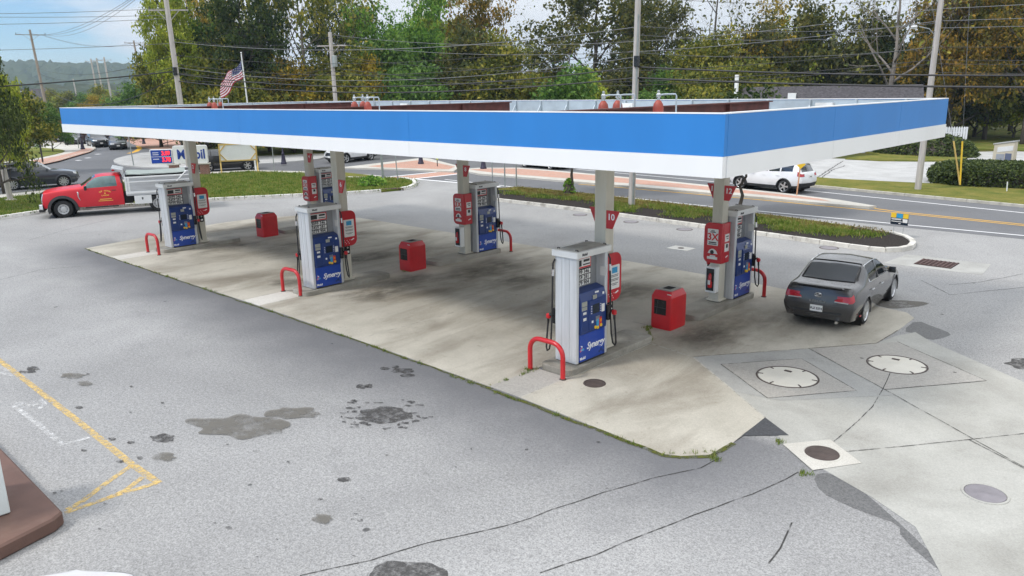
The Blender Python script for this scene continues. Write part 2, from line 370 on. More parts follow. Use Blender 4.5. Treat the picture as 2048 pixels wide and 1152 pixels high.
class MB:
    def __init__(s): s.v = []; s.f = []; s.m = []; s.M = Matrix()
    def add(s, vs, fs, mi=0):
        b = len(s.v)
        s.v += [tuple(s.M @ Vector(p)) for p in vs]
        s.f += [tuple(b+i for i in f) for f in fs]; s.m += [mi]*len(fs); return s
    def box(s, c, d, mi=0, rot=None, taper=None):
        x, y, z = (k/2 for k in d); t = taper or (1, 1)
        P = [Vector((a*x*(t[0] if e > 0 else 1), b*y*(t[1] if e > 0 else 1), e*z)) for e in (-1, 1) for b in (-1, 1) for a in (-1, 1)]
        if rot is not None: P = [rot @ p for p in P]
        P = [p+Vector(c) for p in P]
        return s.add(P, [(0, 2, 3, 1), (4, 5, 7, 6), (0, 1, 5, 4), (2, 6, 7, 3), (0, 4, 6, 2), (1, 3, 7, 5)], mi)
    def cyl(s, p0, p1, r0, r1=None, n=12, mi=0, caps=True):
        p0, p1 = Vector(p0), Vector(p1); r1 = r0 if r1 is None else r1
        d = (p1-p0).normalized(); a = d.orthogonal().normalized(); b = d.cross(a)
        vs = []
        for p, r in ((p0, r0), (p1, r1)):
            vs += [p+(a*math.cos(2*math.pi*i/n)+b*math.sin(2*math.pi*i/n))*r for i in range(n)]
        fs = [(i, (i+1) % n, n+(i+1) % n, n+i) for i in range(n)]
        if caps: fs += [tuple(range(n-1, -1, -1)), tuple(range(n, 2*n))]
        return s.add(vs, fs, mi)
    def tube(s, P, r, n=8, mi=0, closed=False):
        P = [Vector(p) for p in P]; vs = []; fs = []; k = len(P); up = None
        for i, p in enumerate(P):
            q0 = P[i-1] if (i > 0 or closed) else p; q1 = P[(i+1) % k] if (i < k-1 or closed) else p
            d = (q1-q0).normalized()
            if up is None: up = d.orthogonal().normalized()
            up = (up-d*up.dot(d)).normalized(); b = d.cross(up); rr = r[i] if isinstance(r, (list, tuple)) else r
            vs += [p+(up*math.cos(2*math.pi*j/n)+b*math.sin(2*math.pi*j/n))*rr for j in range(n)]
        for i in range(k if closed else k-1):
            o, q = i*n, ((i+1) % k)*n
            fs += [(o+j, o+(j+1) % n, q+(j+1) % n, q+j) for j in range(n)]
        if not closed: fs += [tuple(range(n-1, -1, -1)), tuple(range((k-1)*n, k*n))]
        return s.add(vs, fs, mi)
    def lathe(s, prof, n=24, c=(0, 0, 0), axis='z', mi=0):
        vs = []; fs = []; c = Vector(c)
        for r, h in prof:
            for j in range(n):
                a = 2*math.pi*j/n; u, v = r*math.cos(a), r*math.sin(a)
                vs.append(c+Vector({'z': (u, v, h), 'y': (u, h, v), 'x': (h, u, v)}[axis]))
        for i in range(len(prof)-1):
            fs += [(i*n+j, i*n+(j+1) % n, (i+1)*n+(j+1) % n, (i+1)*n+j) for j in range(n)]
        return s.add(vs, fs, mi)
    def prism(s, P, a, b, plane='xy', mi=0, mtop=None):
        """polygon P extruded from a to b along the axis left out of plane"""
        def q(u, v, h): return {'xy': (u, v, h), 'xz': (u, h, v), 'yz': (h, u, v)}[plane]
        n = len(P); vs = [q(u, v, a) for u, v in P]+[q(u, v, b) for u, v in P]
        s.add(vs, [tuple(range(n-1, -1, -1))]+[(i, (i+1) % n, n+(i+1) % n, n+i) for i in range(n)], mi)
        s.add(vs[n:], [tuple(range(n))], mi if mtop is None else mtop); return s
    def poly(s, P, mi=0): return s.add(P, [tuple(range(len(P)))], mi)
    def build(s, name, mats, parent=None, bev=0., smooth=False, seg=1, recalc=True):
        me = bpy.data.meshes.new(name); me.from_pydata(s.v, [], s.f); me.polygons.foreach_set('material_index', s.m)
        bm = bmesh.new(); bm.from_mesh(me)
        if recalc: bmesh.ops.remove_doubles(bm, verts=bm.verts, dist=1e-5); bmesh.ops.recalc_face_normals(bm, faces=bm.faces)
        if bev:
            es = [e for e in bm.edges if len(e.link_faces) == 2 and e.calc_face_angle(0) > .6]
            bmesh.ops.bevel(bm, geom=es, offset=bev, segments=seg, affect='EDGES', profile=.7)
        bm.to_mesh(me); bm.free()
        if smooth:
            me.polygons.foreach_set('use_smooth', [True]*len(me.polygons))
            if hasattr(me, 'set_sharp_from_angle'): me.set_sharp_from_angle(angle=R(smooth if smooth > 1 else 40))
        return link(name, me, parent, mats if isinstance(mats, (list, tuple)) else [mats])

def rrect(x0, y0, x1, y1, r, n=5, corners=(1, 1, 1, 1)):
    P = []
    for k, (cx, cy, a) in enumerate(((x0, y0, 180), (x1, y0, 270), (x1, y1, 0), (x0, y1, 90))):
        if not corners[k]: P.append((cx, cy)); continue
        ox = cx+r if cx == x0 else cx-r; oy = cy+r if cy == y0 else cy-r
        P += [(ox+r*math.cos(R(a+90*i/n)), oy+r*math.sin(R(a+90*i/n))) for i in range(n+1)]
    return P
_txt = {}
def text_mesh(s, size, ext=.002, shear=0., bold=0., align='CENTER', space=1.):
    k = (s, size, ext, shear, bold, align, space)
    if k in _txt: return _txt[k].copy()
    cu = bpy.data.curves.new('lettering', 'FONT'); cu.body = s; cu.size = size; cu.extrude = ext; cu.shear = shear; cu.offset = bold
    cu.align_x = align; cu.align_y = 'CENTER'; cu.space_character = space; cu.resolution_u = 3
    o = bpy.data.objects.new('lettering', cu); col.objects.link(o)
    bpy.context.view_layer.update()
    me = bpy.data.meshes.new_from_object(o.evaluated_get(bpy.context.evaluated_depsgraph_get()))
    bpy.data.objects.remove(o); _txt[k] = me; return me.copy()
def text(s, size, m, parent, loc, face='+x', name='lettering', rot=0., **kw):
    """lettering on a face of the parent that looks towards +x, -x, +y, -y or up"""
    me = text_mesh(s, size, **kw); o = link(name, me, parent); me.materials.clear(); me.materials.append(m)
    B = {'+x': Matrix(((0, 0, 1), (1, 0, 0), (0, 1, 0))), '-x': Matrix(((0, 0, -1), (-1, 0, 0), (0, 1, 0))),
         '-y': Matrix(((1, 0, 0), (0, 0, -1), (0, 1, 0))), '+y': Matrix(((-1, 0, 0), (0, 0, 1), (0, 1, 0))), 'up': Matrix.Identity(3)}[face]
    o.matrix_local = Matrix.Translation(loc) @ (B @ Matrix.Rotation(rot, 3, 'Z')).to_4x4()
    return o

# ------------------------------------------------------------------ the ground and what is laid on it
def sheet(name, P, z, m, kind='structure', label=None, cat=None):
    b = MB(); b.poly([(x, y, z) for x, y in P]); o = b.build(name, m, recalc=False)
    if o.data.polygons[0].normal.z < 0: o.data.flip_normals()
    return tag(o, label, cat, kind=kind)
def slab(name, P, z0, z1, m, mside=None, bev=0.):
    a = sum(P[i-1][0]*P[i][1]-P[i][0]*P[i-1][1] for i in range(len(P)))
    if a < 0: P = P[::-1]
    b = MB(); b.prism(P, z0, z1, 'xy', 1 if mside else 0, 0)
    return tag(b.build(name, [m, mside] if mside else m, bev=bev), kind='structure')
def strip_pts(P, wd, closed=False):
    P = [Vector((p[0], p[1])) for p in P]; Lf, Rt = [], []
    for i, p in enumerate(P):
        d = (P[min(i+1, len(P)-1)]-P[max(i-1, 0)]).normalized(); nrm = Vector((-d.y, d.x))*wd/2
        Lf.append(p+nrm); Rt.append(p-nrm)
    return Lf, Rt
def resample(P, step):
    P = [Vector((p[0], p[1])) for p in P]; out = [P[0]]
    for a, b in zip(P, P[1:]):
        k = max(1, int((b-a).length/step))
        out += [a.lerp(b, (i+1)/k) for i in range(k)]
    return out
def stripe(mb, P, wd, z, jit=0.):
    if jit:
        P = resample(P, .35); rr = random.Random(int(P[0][0]*100))
        P = [p+Vector((rr.uniform(-jit, jit), rr.uniform(-jit, jit))) for p in P]
    Lf, Rt = strip_pts(P, wd)
    vs = [(p.x, p.y, z) for p in Lf]+[(p.x, p.y, z) for p in Rt]; n = len(P)
    mb.add(vs, [(i, n+i, n+i+1, i+1) for i in range(n-1)])
def smooth_poly(P, it=2):
    P = [Vector((p[0], p[1])) for p in P]
    for _ in range(it):
        Q = []
        for i in range(len(P)):
            a, b = P[i], P[(i+1) % len(P)]; Q += [a.lerp(b, .25), a.lerp(b, .75)]
        P = Q
    return P
def kerb(name, P, m, wd=.17, h=.14, z0=0., joint=2.4):
    """kerb stones along P, a dark joint between two stones"""
    P = resample(P, .5); Lf, Rt = strip_pts(P, wd); n = len(P); mb = MB(); dist = 0; nxt = joint*.6
    rr = random.Random(n)
    for i in range(n-1):
        dist += (P[i+1]-P[i]).length
        a = [(Lf[i].x, Lf[i].y), (Rt[i].x, Rt[i].y), (Rt[i+1].x, Rt[i+1].y), (Lf[i+1].x, Lf[i+1].y)]
        if dist > nxt:
            k = .97; nxt += joint*rr.uniform(.9, 1.1)
            for q in (2, 3): a[q] = (a[1 if q == 2 else 0][0]*(1-k)+a[q][0]*k, a[1 if q == 2 else 0][1]*(1-k)+a[q][1]*k)
        hh = h+rr.uniform(-.004, .004)
        vs = [(x, y, z0) for x, y in a]+[(x, y, hh) for x, y in a]
        c = [sum(v[k] for v in vs[4:])/4 for k in (0, 1)]
        vs[4:] = [(x+(c[0]-x)*.06, y+(c[1]-y)*.06, z) for x, y, z in vs[4:]]
        mb.add(vs, [(0, 1, 5, 4), (1, 2, 6, 5), (2, 3, 7, 6), (3, 0, 4, 7), (4, 5, 6, 7)])
    return tag(mb.build(name, m, recalc=False), kind='structure')

sheet('ground', [(-3000, -3000), (3000, -3000), (3000, 3000), (-3000, 3000)], 0, M['base'])
# the forecourt reaches from behind the camera to the road
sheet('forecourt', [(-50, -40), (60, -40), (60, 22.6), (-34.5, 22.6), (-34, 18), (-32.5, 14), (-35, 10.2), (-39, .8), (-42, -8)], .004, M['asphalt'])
sheet('road', [(-330, 18), (-105, 20), (-92, 20.0), (-60, -2), (-56, -40), (-50.4, -40), (-50.4, 14), (-49.3, 17.9), (-43.9, 21.0), (-38, 21.5), (-33, 22.6), (60, 22.6), (60, 27), (40, 28.2), (-1.15, 31.35), (-12.3, 33.2), (-40, 36.2), (-60, 40), (-85, 44), (-110, 40), (-330, 42)], .008, M['road'])
# lawn between forecourt and road, with a white painted kerb
lawn_k = GP([(-160, 452), (0, 439), (90, 426), (250, 414.5), (430, 402), (530, 397), (695, 389.5), (762, 385), (802, 381), (818, 378), (827, 374), (830, 370), (827, 365), (815, 361), (799, 359.5)])
lawn_b = GP([(740, 358), (695, 358.5), (640, 350), (500, 346), (400, 352), (300, 362), (150, 381), (82, 391), (0, 400), (-160, 420)])
slab('lawn', lawn_k+lawn_b, 0, .12, M['lawn'])
kerb('kerb', lawn_k[:8], M['kerb'], .22, .19, 0, 2.8)
kerb('kerb', lawn_k[8:], M['kerb'], .22, .19, 0, 1.6)
slab('sidewalk', lawn_b[1:]+GP([(-160, 409), (0, 392), (82, 384.5), (150, 374), (300, 356), (400, 347.5), (500, 342.5), (640, 346), (740, 352), (770, 355)]), 0, .10, M['walk'])
# the narrow green strip at the right end of that sidewalk
slab('grass_verge', GP([(640, 349.5), (690, 348), (740, 353.5), (735, 356.5), (690, 355)]), .10, .125, M['dry'])
# planting bed along the road
bed_k = [(-26.6, 19.2), (-26.2, 18.4), (-25.4, 18.12), (-22.4, 18.05), (-18, 18.05), (-14.7, 17.8), (-10.3, 17.5), (-7.2, 17.35), (-3.9, 17.0), (-3.2, 16.98), (-2.7, 17.1), (-2.35, 17.5), (-2.2, 18.1), (-2.3, 18.8), (-2.55, 19.4), (-2.95, 20.0), (-3.6, 20.5)]
bed_b = [(-5.2, 20.9), (-8.6, 21.6), (-12.8, 22.0), (-18.1, 22.5), (-21.8, 22.75), (-25.6, 22.6), (-26.5, 21.5)]
slab('planting_bed', bed_k+bed_b, 0, .11, M['mulch'])
rr = random.Random(3)
gb = [(x, y-1.75+.5*math.sin(x*1.7)+.35*math.sin(x*3.9+1)+rr.uniform(-.1, .1)) for x, y in resample(bed_b[::-1], .5)]
gb = [p for p in gb if -25.6 < p[0] < -4.0]
slab('grass_verge', [(x, y) for x, y in resample(bed_b, .5) if -25.9 < x < -4.0]+[(-25.9, 20.6)]+gb, .105, .135, M['dry'])
kerb('kerb', bed_k, M['kerbold'], .2, .155, 0, 2.6)
kerb('kerb', bed_b[::-1]+[bed_k[-1]], M['kerbgrey'], .15, .13, 0, 2.6)
# median: brick between concrete borders
def median(P, border, z=.13, mk=M['walk']):
    slab('median', P, 0, z, mk); sheet('median', border, z+.005, M['redwalk'])
median([(-36.6, 27.9), (-33, 26.5), (-28.3, 26.7), (-26, 26.65), (-21.8, 26.75), (-11.7, 26.75), (-8.2, 26.55), (-6.6, 26.75), (-6.4, 27.1), (-8.5, 28.1), (-12, 29.0), (-20, 30.2), (-30, 31.2), (-33.5, 31.2), (-36.0, 29.5)],
       [(-35.6, 28.1), (-32.5, 27.5), (-22, 27.8), (-12, 27.6), (-8.6, 27.25), (-9.5, 27.95), (-14, 28.8), (-22, 29.8), (-30, 30.6), (-33.2, 30.6), (-35.2, 29.2)])
median(GP([(680, 335), (845, 315.5), (860, 317), (922, 333), (907, 342), (880, 341.5), (790, 337.5)], .122), GP([(735, 332.5), (843, 319.5), (910, 333), (898, 338.5), (860, 337.5), (765, 334.8)], .127), .122)
sheet('crosswalk', GP([(775, 355.5), (818, 358.5), (928, 346.5), (880, 344.5)]), .012, M['redwalk'])
# splitter island and the brick apron of the roundabout
slab('median', smooth_poly(GP([(224, 325), (236, 317), (296, 305.5), (400, 304), (500, 316), (645, 311), (655, 318), (580, 326), (500, 331), (430, 336.5), (300, 338), (245, 333)]), 1), 0, .12, M['drive'])
sheet('roundabout_apron', smooth_poly(GP([(262, 288), (250, 279), (290, 273), (380, 272), (470, 281), (480, 296), (400, 301), (310, 302)]), 2), .02, M['redwalk'])
slab('grass_verge', GP([(470, 316.5), (655, 308.5), (760, 296), (1000, 280), (900, 262), (480, 292)]), 0, .10, M['lawn'])
slab('sidewalk', GP([(470, 319), (470, 316.5), (655, 308.5), (760, 296), (1000, 280), (1100, 283), (790, 302), (660, 313)]), 0, .11, M['walk'])
# corner across the road on the left: brick and concrete walk with a patch of grass
cor = GP([(-160, 352), (0, 338), (60, 333), (91, 328), (119, 322), (157, 310.5), (180.5, 304), (190, 299.5), (189, 296.5), (170, 291), (140, 287), (104, 283), (60, 281), (-160, 290)])
slab('sidewalk', cor, 0, .13, M['walk'])
sheet('sidewalk', GP([(0, 337), (60, 332), (91, 327.3), (119, 321.3), (157, 310), (180, 303.5), (188, 299.3), (186, 297), (170, 296), (150, 304), (110, 313), (60, 322), (0, 331)], .135), .136, M['redwalk'])
slab('grass_verge', smooth_poly(GP([(-160, 335), (50, 321), (100, 311.5), (134, 303), (119, 298.6), (100, 297.5), (69, 294), (-160, 300)], .13), 1), .13, .17, M['lawn'])
kerb('kerb', cor[1:12], M['kerbgrey'], .2, .145, 0, 3)
# far side of the road, right: verge, driveways, lawns
fk = [(60, 26.9), (40, 28.3), (-1.15, 31.4), (-12.3, 33.3), (-40, 36.3), (-60, 40)]
slab('grass_verge', fk[::-1]+[(60, 33), (20, 35.4), (3, 37.5), (-2.4, 38.6), (-6.3, 38.2), (-10, 37.6), (-12.6, 37.4), (-40, 42), (-60, 46)], 0, .10, M['dry'])
kerb('kerb', fk, M['kerbgrey'], .2, .14, 0, 3)
sheet('driveway', [(-12.6, 37.4), (-10, 37.6), (-6.3, 38.2), (-2.4, 38.6), (3, 37.5), (20, 35.4), (30, 35), (30, 64), (-9, 66), (-12, 62), (-13, 54.5), (-16.0, 52), (-19.5, 51.5), (-40, 55), (-40, 42)], .016, M['drive'])
slab('grass_verge', GP([(1690, 319.5), (1716, 315), (1760, 312), (1700, 300), (1500, 295), (1500, 260), (1940, 268), (1940, 303), (1936, 309), (1934, 318), (1915, 323.5), (1860, 324), (1760, 323)]), 0, .12, M['dry'])
slab('lawn', [(-12.2, 66), (-8.5, 66.3), (30, 64.5), (40, 110), (-14, 100), (-60, 84), (-40, 70)], 0, .14, M['lawn'])
cb_ = MB()
for P in (GP([(1623, 362), (1686, 322)], .02), GP([(1640, 357), (1664, 340), (1690, 331)], .02)): stripe(cb_, P, .09, .022, .06)
tag(cb_.build('pavement_crack', M['crack']), kind='structure')
# ---- road markings
mk = MB()
stripe(mk, [(-33, 23.35), (-26.5, 23.05), (-19.1, 23.3), (-12.7, 23.0), (-9.9, 23.05), (-3.7, 23.25), (.3, 23.4), (40, 24.0)], .13, .013)
stripe(mk, [(-40, 34.6), (-20, 32.6), (-11.4, 31.5), (-.7, 29.0+.55), (40, 26.9)], .13, .013)
stripe(mk, GP([(822, 357.5), (921, 366), (1000, 374)]), .3, .013)
stripe(mk, GP([(773, 354.5), (880, 343.8)]), .3, .0165); stripe(mk, GP([(816, 359.5), (924, 347.5)]), .3, .0165)
for q in ((157, 321), (176, 316), (196, 308.5)): stripe(mk, [G(q[0]-5, q[1]+.4), G(q[0]+5, q[1]-.4)], .6, .013)
tag(mk.build('road_marking', M['wroad'], recalc=False), kind='structure')
mk = MB()
stripe(mk, [(-24, 26.45), (-21.8, 26.58), (-11.7, 26.58), (-8.2, 26.38), (-5.7, 26.33), (-.2, 25.85), (40, 23.5+2)], .13, .013)
stripe(mk, [(-9.3, 28.0), (-6.4, 27.0), (-5.2, 26.65), (-.2, 26.2), (40, 25.9)], .13, .0135)
stripe(mk, GP([(258, 307), (272, 303), (280, 297), (276, 292)]), .5, .013)
tag(mk.build('road_marking', M['yroad'], recalc=False), kind='structure')

# ---- concrete pad under the canopy
PX = (-28.2, -18.75, -13.95, -13.3, -8.8, -4.15, -3.4, -.1)
def pslab(P, m=None, z=.012): return slab('concrete_pad', P, 0, z, m or M['pad'])
pslab([(-26.7, -1.3), (-24.15, -1.3), (-24.15, 10.0), (-25.2, 9.6), (-27.2, 8.6), (-28.1, 6.9), (-28.2, 4.8), (-27.5, 1.9)])
pslab([(-24.15, -1.3), (-23.3, -1.3), (-23.3, .3), (-24.15, .3)], M['padlight'], .0125)
pslab([(-23.3, -1.3), (-18.78, -1.22), (-18.72, 10.05), (-24.15, 10.0), (-24.15, .3), (-23.3, .3)])
pslab([(-18.78, -1.22), (-14.45, -1.12), (-14.45, .3), (-13.5, .3), (-13.5, -1.1), (-8.85, -1.1), (-8.72, 4.5), (-8.7, 10.15), (-18.72, 10.05), (-18.75, 4.5)])
pslab([(-14.45, -1.12), (-13.5, -1.1), (-13.5, .3), (-14.45, .3)], M['padlight'], .0125)
pslab([(-8.85, -1.1), (-4.3, -1.15), (-4.25, .25), (-4.15, 3.2), (-4.15, 10.0), (-8.7, 10.15), (-8.72, 4.5)])
pslab([(-4.3, -1.15), (-3.42, -1.17), (-3.4, .25), (-4.25, .25)], M['aggregate'], .0125)
pslab([(-3.42, -1.17), (-.4, -1.36), (-.08, -1.38), (.19, -1.25), (.51, -.9), (.58, -.3), (.55, .21), (.53, 1.02), (-2.12, 3.02), (-3.35, 3.25)])
pslab([(-4.15, 3.2), (-3.35, 3.25), (-2.12, 3.02), (-.43, 5.2), (.57, 6.55), (.62, 7.85), (.59, 9.2), (.3, 9.6), (-.14, 9.68), (-3.26, 9.9), (-4.15, 10.0)])
# tank field to the right
slab('concrete_pad', [(-2.1, 3.03), (.53, 1.04), (1.22, .27), (1.98, -.15), (2.9, -.55), (3.62, -.97), (4.5, -2.4), (8, -6), (14, 0), (9, 5), (3.57, 5.96), (1.4, 7.53), (.97, 8.0), (.72, 7.4), (.57, 6.53), (-.43, 5.2)], 0, .011, M['tankpad'])
sheet('concrete_pad', [(-2.1, 3.03), (-.45, 1.8), (.4, 1.95), (1.9, 3.6), (1.0, 4.3), (-.44, 5.18)], .0145, M['tankpad_dark'])
sheet('concrete_pad', [(-1.42, 2.99), (-.27, 4.43), (1.28, 3.36), (.16, 1.89)], .0175, M['aggregate'])
sheet('concrete_pad', [(-.40, 5.2), (.54, 6.45), (.89, 6.95), (3.01, 5.55), (1.67, 3.77)], .0178, M['aggregate'])
sheet('concrete_pad', [(1.22, .22), (1.74, .90), (2.43, .39), (1.96, -.34)], .0182, M['walk'])
sheet('ground_patch', GP([(1484, 873), (1530, 836), (1578, 872)]), .0145, M['patch'])
sheet('ground_patch', smooth_poly(GP([(1805, 662), (1832, 640), (1870, 655), (1905, 668), (1890, 676), (1858, 681), (1830, 668)]), 1), .0068, M['patchgrey'])
sheet('ground_patch', smooth_poly(GP([(1625, 950), (1660, 945), (1720, 978), (1780, 1030), (1840, 1085), (1905, 1152), (1890, 1152), (1800, 1075), (1800, 1050), (1740, 1030), (1690, 1010), (1640, 985)]), 1), .0068, M['patchgrey'])
sheet('ground_patch', smooth_poly(GP([(1725, 600), (1790, 600), (1862, 605), (1850, 612), (1800, 618), (1770, 617)]), 1), .0066, M['dampdark'])  # darker patch on the ground to the right of the sedan
# joints, cracks
jb = MB()
for P in ([(-18.75, -1.2), (-18.72, 10.0)], [(-8.85, -1.1), (-8.72, 4.5), (-8.7, 10.1)], [(-24.1, 4.55), (-18.75, 4.5), (-8.72, 4.5), (-4.2, 4.35)],
          [(-3.36, .2), (-3.33, 3.2)], [(-3.33, 3.2), (-2.12, 3.02), (.53, 1.03)],
          [(-3.42, -1.17), (-3.4, .2)], [(-13.5, -1.1), (-13.5, .3)], [(-14.45, -1.12), (-14.45, .3)], [(-24.15, -1.3), (-24.15, .3)], [(-23.3, -1.3), (-23.3, .3)]):
    stripe(jb, P, .034, .0168, .005)
tag(jb.build('pavement_joint', M['joint'], recalc=False), kind='structure')
jb = MB()
for P in ([(-1.42, 2.99), (-.27, 4.43), (1.28, 3.36), (.16, 1.89), (-1.42, 2.99)], [(-.44, 5.2), (1.67, 3.77), (3.6, 2.4), (6, .7)], [(1.67, 3.77), (3.01, 5.55), (.89, 6.95)],
          GP([(1780, 748), (1765, 780), (1745, 815), (1700, 858), (1668, 885)]), GP([(1692, 905), (1820, 893), (1938, 881), (2048, 869)]), GP([(1938, 881), (2060, 945)]),
          [(-2.1, 3.05), (-.43, 5.2), (.57, 6.55)], [(.57, 6.55), (.62, 7.85)]):
    stripe(jb, P, .016, .0205, .006)
tag(jb.build('pavement_crack', M['crack'], recalc=False), kind='structure')
jb = MB()
for P in (GP([(600, 1152), (740, 1120), (860, 1086), (1010, 1055), (1150, 1005), (1260, 970), (1400, 935), (1440, 915)]), GP([(1080, 1150), (1190, 1110), (1300, 1065), (1430, 1015), (1540, 975), (1600, 945)]),
          GP([(1540, 1130), (1560, 1095), (1580, 1045)]), GP([(985, 778), (1060, 745), (1095, 738)]), GP([(1490, 868), (1440, 905), (1420, 912)]), GP([(1900, 570), (1960, 565), (2048, 548)]), GP([(1840, 560), (1900, 590), (2048, 575)]),
          GP([(120, 470), (210, 462), (260, 466)]), GP([(60, 480), (150, 455), (260, 430), (330, 425)]), GP([(0, 560), (80, 540), (160, 533)]), GP([(560, 432), (620, 428), (690, 433)])):
    stripe(jb, P, .022, .0085, .025)
tag(jb.build('pavement_crack', M['crack'], recalc=False), kind='structure')
ms = MB()
stripe(ms, [(-26.7, -1.34), (-18.78, -1.27), (-8.85, -1.16), (-4.2, -1.2)], .06, .0142, .03)
stripe(ms, [(-4.4, -1.22), (-.4, -1.42), (-.08, -1.44), (.22, -1.29), (.56, -.92), (.62, -.3)], .10, .0144, .03)
tag(ms.build('moss', M['moss'], recalc=False), kind='stuff')
# yellow and white paint in the left foreground
yb = MB()
def pstripe(mb, px, wd, z): stripe(mb, resample(GP(px), .6), wd, z)
pstripe(yb, [(-40, 690), (0, 722), (150, 838), (262, 928), (318, 967)], .12, .0092)
pstripe(yb, [(266, 930), (215, 965), (165, 1003), (135, 1020)], .10, .0094)
pstripe(yb, [(318, 966), (230, 992), (130, 1027)], .10, .0096)
pstripe(yb, [(286, 955), (250, 982), (215, 997)], .10, .0098)
tag(yb.build('parking_marking', M['yline'], recalc=False), kind='structure')
yb = MB()
pstripe(yb, [(28, 812), (75, 848), (125, 890), (180, 876)], .10, .0092)
for a, b_ in (((35, 812), (50, 818)), ((42, 806), (40, 822)), ((55, 806), (62, 816)), ((62, 816), (70, 803)), ((72, 803), (84, 818)), ((80, 800), (92, 812)), ((30, 808), (46, 806)), ((0, 745), (28, 752)), ((0, 735), (18, 742))):
    pstripe(yb, [a, b_], .09, .0094)
tag(yb.build('parking_marking', M['wline'], recalc=False), kind='structure')
# stains: irregular splashes on the asphalt and grime on the pad
def blob(mb, px, py, rx, ry, z, n=18, jag=.25, seed=1):
    r = random.Random(seed); P = []
    for i in range(n):
        a = 2*math.pi*i/n; k = 1+r.uniform(-jag, jag); P.append(G(px+rx*k*math.cos(a), py+ry*k*math.sin(a)))
    mb.poly([(p.x, p.y, z) for p in smooth_poly(P, 2)])
sb = MB(); zz = [.0100]
def nz(): zz[0] += .00012; return zz[0]
for k, (x, y, a, b_) in enumerate(((767, 832, 52, 16), (1050, 0, 0, 0), (724, 774, 13, 4), (738, 773, 8, 4), (708, 804, 7, 4), (805, 742, 22, 5), (815, 752, 14, 4), (325, 878, 26, 9), (688, 960, 14, 5), (720, 1042, 6, 3), (158, 816, 8, 3), (66, 738, 14, 4),
                                   (62, 744, 10, 3), (45, 745, 8, 3), (262, 886, 8, 3), (225, 879, 7, 3), (280, 917, 7, 3), (240, 924, 8, 3), (168, 902, 6, 2), (810, 1150, 80, 30), (2055, 727, 42, 11), (790, 735, 8, 3), (770, 738, 10, 3), (640, 1000, 5, 2), (457, 1057, 6, 3))):
    if a: blob(sb, x, y, a, b_, nz(), 22, .22, k)
for k in range(46):                                   # spatter round the largest splash and loose drops
    a = random.uniform(0, 6.28); d = random.uniform(1.0, 1.7); blob(sb, 767+58*d*math.cos(a), 830+20*d*math.sin(a), random.uniform(2, 9), random.uniform(1, 2.5), nz(), 9, .4, 100+k)
for k in range(34):
    blob(sb, random.uniform(20, 1250), random.uniform(680, 1140), random.uniform(1.5, 4.5), random.uniform(.8, 1.8), nz(), 8, .35, 300+k)
tag(sb.build('oil_stain', M['stain'], recalc=False), kind='structure')
sb = MB()
for k, (x, y, a, b_) in enumerate(((480, 855, 100, 22), (590, 828, 58, 10), (145, 752, 24, 6), (170, 768, 14, 5), (645, 1040, 18, 9), (330, 915, 22, 8))): blob(sb, x, y, a, b_, nz(), 20, .3, 50+k)
tag(sb.build('damp_and_dark_patch', M['dampdark'], recalc=False), kind='structure')
zz[0] = .0172
def soft(name, L, m):
    for k, (x, y, rx, ry) in enumerate(L):
        r = random.Random(k+7); z = nz(); n = 20; q = MB(); fade = []
        kk = [1+r.uniform(-.22, .22) for _ in range(n)]
        q.v.append((x, y, z)); fade.append(1.)
        for s_, f_ in ((.35, .9), (.65, .5), (1., 0.)):
            for i in range(n): a = 6.2832*i/n; q.v.append((x+rx*s_*kk[i]*math.cos(a), y+ry*s_*kk[i]*math.sin(a), z)); fade.append(f_)
        q.f += [(0, 1+i, 1+(i+1) % n) for i in range(n)]
        for g in (0, 1): q.f += [(1+g*n+i, 1+(g+1)*n+i, 1+(g+1)*n+(i+1) % n, 1+g*n+(i+1) % n) for i in range(n)]
        q.m = [0]*len(q.f); o = q.build(name, m, recalc=False)
        at = o.data.attributes.new('fade', 'FLOAT', 'POINT'); at.data.foreach_set('value', fade); tag(o, kind='structure')
soft('tyre_grime', ((-21, 3.6, 1.8, 5.2), (-16.5, 3.4, 1.7, 5.2), (-11.3, 4.0, 1.9, 5.6), (-6.4, 4.4, 1.9, 5.2), (-2.1, 6.8, 1.5, 2.0), (-16, 7.4, 1.8, 2.6), (-2.9, 5.2, 1.2, 2.6), (-26, 4, 1.4, 4.5)), M['stainsoft'])
soft('wet_grime', ((-12.6, 3.6, .9, 1.4), (-12.2, 2.0, 1.1, 1.6), (-5.3, 2.9, .9, .9), (-15.3, .9, .8, .6), (-22.4, 2.6, 1.0, 1.6), (-11.8, 6.4, 1.2, 2.4), (-1.1, 7.7, 1.1, .9), (-20.6, 6.2, 1.1, 2.2), (-2.6, 4.5, .9, 1.3), (-9.8, 5.8, 1.1, 1.4), (-6.8, 6.8, 1.1, 1.5), (-16.6, 4.6, .9, 1.4)), M['wetsoft'])

